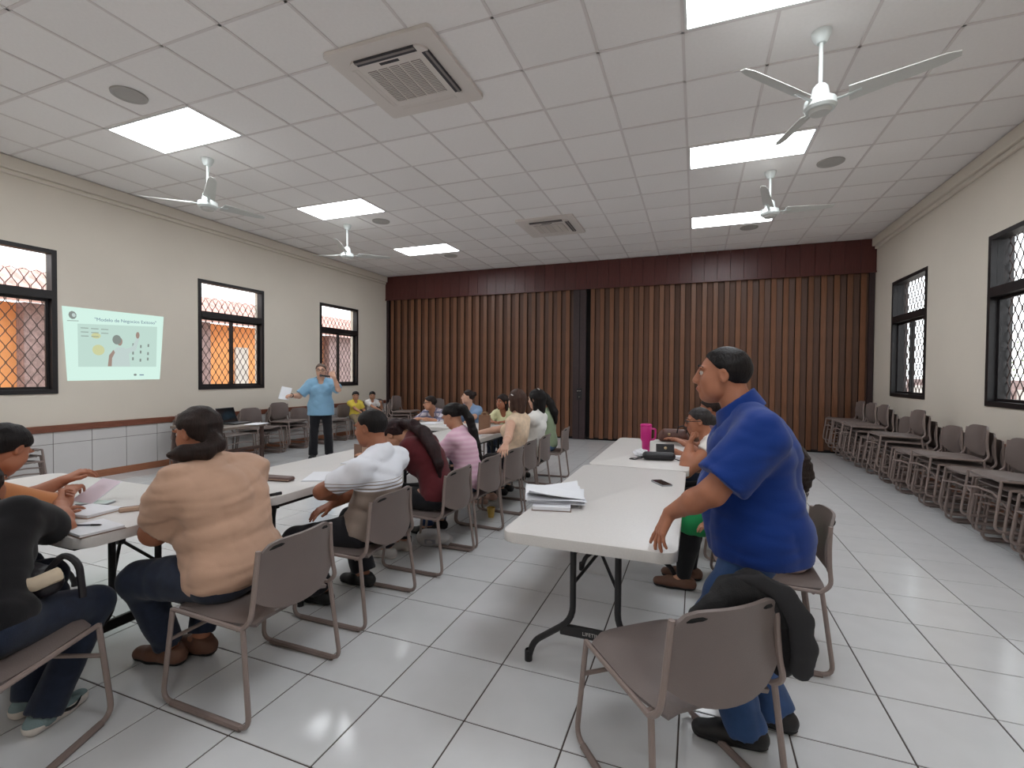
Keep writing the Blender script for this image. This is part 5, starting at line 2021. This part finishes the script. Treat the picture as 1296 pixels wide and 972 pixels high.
# things before the man in the white T-shirt
bc = empty('case', 'long dark brown case lying on the table behind the woman in beige', 'case', (-2.50, 2.30, Z), .12)
obj('body', bx(-.115, .115, -.035, .035, 0, .028, bevel=.010, seg=2), m_brn, bc)
obj('strap', bx(-.115, .115, -.037, .037, .011, .014), m_tan, bc)
obj('tab', bx(-.17, -.11, -.022, .022, .0, .012, bevel=.004), m_tan, bc)
nb = book(-2.30, 2.50, Z, .5, .21, .29, .007, m_paper, 'white writing pad lying before the man in the white T-shirt', name='writing_pad')
fo = empty('folder', 'tan folder standing open on the table before the man in the white T-shirt', 'folder', (-2.50, 3.14, Z), 1.02)
obj('front_cover', bx(0, .22, -.003, .003, 0, .115, bevel=.001), m_tan, fo)
o = obj('back_cover', bx(-.09, 0, -.003, .003, 0, .115, bevel=.001), m_cover, fo)
o.rotation_euler = (0, 0, -1.2)
obj('papers', bx(.01, .20, .004, .009, .005, .108), m_paper, fo)
st_ = empty('marker', 'short black marker lying at the table edge beside the woman in beige', 'marker', (-2.20, 1.985, Z), 1.25)
obj('barrel', tb([(-.045, 0, .008), (.03, 0, .008)], .008, n=10), m_blackplastic, st_)
obj('cap', tb([(.03, 0, .008), (.06, 0, .008)], .009, n=10), m_bagblack, st_)

# farther left tables
pk = empty('pink_bag', 'crumpled bright pink bag on the table before the woman in pink', 'bag', (-2.42, 3.86, Z))
kf = Field((-.17, -.16, -.01), (.17, .16, .17), .009)
kf.ell((0, 0, .05), (.12, .09, .06), ((1, 0, 0), (0, 1, 0), (0, 0, 1)), .02)
kf.ell((-.03, .04, .09), (.07, .06, .05), ((1, 0, 0), (0, 1, 0), (0, 0, 1)), .02)
kf.folds(.012, .06, 2)
kf.plane((0, 0, .002), (0, 0, -1))
mesh_obj('body', [kf.mesh()], mat('bright_pink_cloth', (226, 96, 160), .7), (0, 0, 0), pk)
obj('drawstring', tb([(.05, -.09, .07), (.09, -.13, .04), (.13, -.10, .008), (.15, -.04, .006)], .005, n=6), m_blackplastic, pk)
bg = empty('paper_bag', 'upright brown paper bag on the table between the pink shirt and the yellow top', 'bag', (-2.36, 5.22, Z), .25)
k = bmesh.new()
box(k, -.065, .065, -.045, .045, 0, .004)
for q in ((-.065, .065, -.045, -.042), (-.065, .065, .042, .045), (-.065, -.062, -.042, .042), (.062, .065, -.042, .042)):
    box(k, *q, .004, .20)
obj('body', k, m_kraft, bg)
for e in (-1, 1):
    obj('handle', tb(rounded([(-.035, e * .042, .19), (-.03, e * .04, .235), (.03, e * .04, .235), (.035, e * .042, .19)], .03, 4), .0035, n=6), mat('pale_twine', (180, 150, 120), .8), bg)
for x, y, rz, lb in ((-3.45, 5.82, .1, 'open white notebook before the person in the plaid shirt'), (-3.05, 5.72, -.2, 'white sheet before the woman in the light blue blouse'),
                     (-2.32, 4.78, .3, 'white sheet under the hand of the woman in the floral blouse'), (-2.40, 5.55, 0, 'white notebook before the woman in pale yellow'),
                     (-2.36, 3.50, .1, 'white notebook under the hands of the woman in pink'), (-2.44, 3.06, .2, 'white notebook the woman in maroon bends over')):
    book(x, y, Z, rz, .21, .28, .006, m_paper, lb)
yc = empty('yellow_cup', 'small yellow plastic cup on the floor under the empty left-row chair', 'cup', (-1.86, 4.28, 0))
obj('wall', lathe(bmesh.new(), [(0, .002), (.028, .002), (.040, .095), (.037, .095), (.026, .006), (0, .006)], 18), mat('yellow_plastic', (206, 170, 84), .4), yc, True)
obj('rim', lathe(bmesh.new(), [(.038, .093), (.043, .094), (.043, .099), (.038, .098)], 18), mat('yellow_plastic', (206, 170, 84), .4), yc, True)
sb = empty('shopping_bag', 'grey white printed plastic bag on the floor under the chair of the woman in maroon', 'bag', (-2.0, 3.42, 0), .2)
kf = Field((-.2, -.16, -.01), (.2, .16, .17), .010)
kf.ell((0, 0, .05), (.15, .10, .065), ((1, 0, 0), (0, 1, 0), (0, 0, 1)), .02)
kf.folds(.012, .09, 8)
kf.plane((0, 0, .002), (0, 0, -1))
mesh_obj('body', [kf.mesh()], mat('grey_white_plastic', (176, 172, 172), .5), (0, 0, 0), sb)
obj('print_patch', bx(-.04, .05, -.108, -.10, .04, .075), m_print, sb)

# black jacket over the foreground chair, one sleeve hanging at the right
jk = empty('jacket', 'black jacket draped over the back of the empty chair in the foreground', 'jacket', (-.06, 1.76, 0), math.radians(40))
jf = Field((-.20, -.44, .34), (.46, .10, .84), .007)
jf.chain([(-.07, -.19, .665), (-.02, -.205, .70), (.04, -.205, .725), (.13, -.20, .725), (.19, -.21, .70)], [.02, .03, .045, .05, .045], .03, flat=((0, 1, 0), .7))
jf.chain([(-.02, -.17, .58), (.05, -.16, .58), (.12, -.15, .60), (.20, -.15, .60)], [.03, .06, .07, .06], .04, flat=((0, 1, 0), .5))
jf.chain([(.17, -.20, .705), (.235, -.20, .66), (.275, -.19, .58), (.29, -.18, .50), (.29, -.18, .44)], [.05, .055, .06, .06, .045], .03, flat=((1, 0, 0), .55))
jf.chain([(.22, -.14, .66), (.275, -.10, .58), (.29, -.09, .50)], [.05, .06, .05], .04, flat=((1, 0, 0), .5))
jf.folds(.007, .11, 11)
jf.folds(.003, .05, 3)
mesh_obj('body', [jf.mesh()], mat('black_jacket_cloth', (25, 24, 26), .8, bump=.2, bscale=200), (0, 0, 0), jk)
sf_ = Field((-.02, -.44, .36), (.48, -.02, .86), .006)
sf_.chain([(.06, -.215, .765), (.14, -.235, .755), (.205, -.27, .72), (.25, -.285, .64), (.275, -.28, .55), (.285, -.265, .47)], [.016, .024, .032, .036, .037, .034], .015, flat=((.55, .83, 0), .42))
sf_.folds(.004, .08, 12)
mesh_obj('sleeve', [sf_.mesh()], mat('black_jacket_cloth_edge', (36, 35, 38), .8), (0, 0, 0), jk)

# handbag and strap of the person in black
bag = empty('shoulder_bag', 'black handbag with a cream studded strap on the lap of the person in black', 'handbag', (-2.36, 1.00, .575), math.radians(18))
kf = Field((-.22, -.14, -.06), (.24, .16, .2), .009)
kf.ell((0, 0, .03), (.15, .07, .07), ((1, 0, 0), (0, 1, 0), (0, 0, 1)), .02)
kf.folds(.006, .08, 4)
mesh_obj('body', [kf.mesh()], m_bagblack, (0, 0, 0), bag)
obj('handle', tb(rounded([(.10, .0, .07), (.15, .02, .14), (.20, .03, .10), (.215, .03, -.03)], .05, 5), .012, n=8), m_bagblack, bag, True)
m_cream = mat('cream_strap', (214, 196, 172), .6, noise=.08)
stp = obj('strap', tb([(-.26, -.09, .03), (-.10, -.085, .035), (.04, -.080, .045), (.12, -.06, .055), (.165, -.01, .075)], .026, n=8, flat=((0, 1, 0), .25)), m_cream, bag, True)
for q in range(5):
    xx = .0 + .028 * q
    bm = lathe(bmesh.new(), [(0, 0), (.008, 0), (.008, .003), (.004, .005), (0, .005)], 12)
    bmesh.ops.rotate(bm, verts=bm.verts, cent=(0, 0, 0), matrix=Matrix.Rotation(PI / 2, 3, 'X'))
    bmesh.ops.translate(bm, verts=bm.verts, vec=(xx, -.086 + .006 * q, .042 + .002 * q))
    tag(obj('stud', bm, m_brn, stp), 'brown round stud')

# desk with a laptop by the left wall
m_desk = mat('dark_desk_wood', (70, 50, 44), .5, noise=.15)
dk = empty('desk', 'small dark wooden desk by the left wall, carrying an open laptop', 'desk', (-6.30, 4.98, 0), .03)
obj('desk_top', bx(-.52, .38, -.50, .28, .62, .655, bevel=.004), mat('grey_brown_desk_top', (126, 112, 102), .5, noise=.06), dk)
for lx, ly in ((-.48, -.46), (-.48, .24), (.34, -.46), (.34, .24)):
    obj('leg', bx(lx - .022, lx + .022, ly - .022, ly + .022, 0, .62, bevel=.003), m_desk, dk)
obj('rail', bx(-.46, .32, -.47, -.45, .30, .34), m_desk, dk)
obj('rail', bx(.33, .35, -.44, .22, .30, .34), m_desk, dk)
obj('apron', bx(-.46, .32, -.475, -.455, .55, .62), m_desk, dk)
lp = empty('laptop', 'open black laptop on the small desk by the left wall', 'laptop', (-6.27, 5.06, .6555), math.radians(100))
obj('base', bx(-.17, .17, -.12, .12, 0, .018, bevel=.003), m_blackplastic, lp)
kb = bmesh.new()
for i in range(12):
    for j in range(4):
        box(kb, -.15 + .0255 * i, -.15 + .0255 * i + .02, -.02 + .027 * j, .002 + .027 * j, .018, .0205)
tag(obj('keys', kb, mat('grey_key', (70, 70, 74), .6), lp), kind='stuff')
lid = bx(-.17, .17, -.005, .005, 0, .225, bevel=.003)
bmesh.ops.rotate(lid, verts=lid.verts, cent=(0, 0, 0), matrix=Matrix.Rotation(-.35, 3, 'X'))
bmesh.ops.translate(lid, verts=lid.verts, vec=(0, .122, .016))
ld_ = obj('screen_lid', lid, m_blackplastic, lp)
sc_ = bx(-.158, .158, -.0065, -.005, .012, .215)
bmesh.ops.rotate(sc_, verts=sc_.verts, cent=(0, 0, 0), matrix=Matrix.Rotation(-.35, 3, 'X'))
bmesh.ops.translate(sc_, verts=sc_.verts, vec=(0, .122, .016))
obj('screen', sc_, m_screen, ld_)
book(-5.98, 5.16, .6555, .3, .21, .29, .006, m_paper, 'white sheets beside the laptop on the small desk')

# paper and microphone of the presenter
pi = PINFO['presenter']
sh_ = sheet_paper('sheet_of_paper', .15, .21, .0015, m_paper, None, curl=.02, seed=3)
w = pi['wr'][1]
sh_.location = (w[0] - .03, w[1] - .08, w[2] + .035)
sh_.rotation_euler = (1.1, .15, .5)
tag(sh_, 'white sheet of paper held up in the hand of the presenter', 'paper')
mc = empty('microphone', 'dark hand microphone held to the mouth of the presenter', 'microphone', tuple(pi['hp'](.135, -.01, -.075)))
q = A3(pi['wr'][0]) - A3(pi['hp'](.135, -.01, -.075))
q = q / np.linalg.norm(q)
obj('handle', tb([q * .02, q * .10, q * .16], [.014, .013, .010], n=10), m_blackplastic, mc, True)
obj('grille', tb([q * -.022, q * -.014, q * .0, q * .02], [.008, .019, .021, .015], n=12), mat('steel_grille', (90, 90, 94), .5, metal=.6), mc, True)

# watch of the presenter, curved logo mark on the grey-teal shoes
for key, side, tone in (('presenter', 1, m_blackplastic),):
    W, E = pi['wr'][side], pi['el'][side]
    d = unit(W - E)
    c = W - d * .02 - pi['origin']
    bm = bmesh.new()
    u = unit(np.cross(d, UP))
    v = np.cross(d, u)
    tube(bm, [Vector(c + (u * math.cos(t) + v * math.sin(t)) * .029) for t in np.linspace(0, 2 * PI, 17)], .007, n=6, cap=False)
    obj('wristwatch', bm, tone, PBODY['presenter'], True)
bi = PINFO['black']
for e in (0, 1):
    an = bi['ankles'][e]
    T = bi['toe'][e]
    lat = np.cross(UP, T) * -1
    q0 = np.array([an[0], an[1], an[2] - .075 * .92]) - bi['origin']
    bm = bmesh.new()
    prof = [(.005, .064, .003), (.03, .050, .0055), (.06, .039, .0075), (.085, .038, .0075), (.10, .046, .004), (.112, .060, .0015)]
    P_ = [Vector(q0 + T * a + UP * z * .92 + lat * (.0415 - .06 * max(0, a - .07) ** 1.2)) for a, z, r in prof]
    tube(bm, P_, [r for a, z, r in prof], n=6)
    sh = [o for o in PBODY['black'].children if o.name.startswith('shoe')][e]
    tag(obj('curved_mark', bm, m_blackplastic, sh, True), 'black curved tick mark on the side')
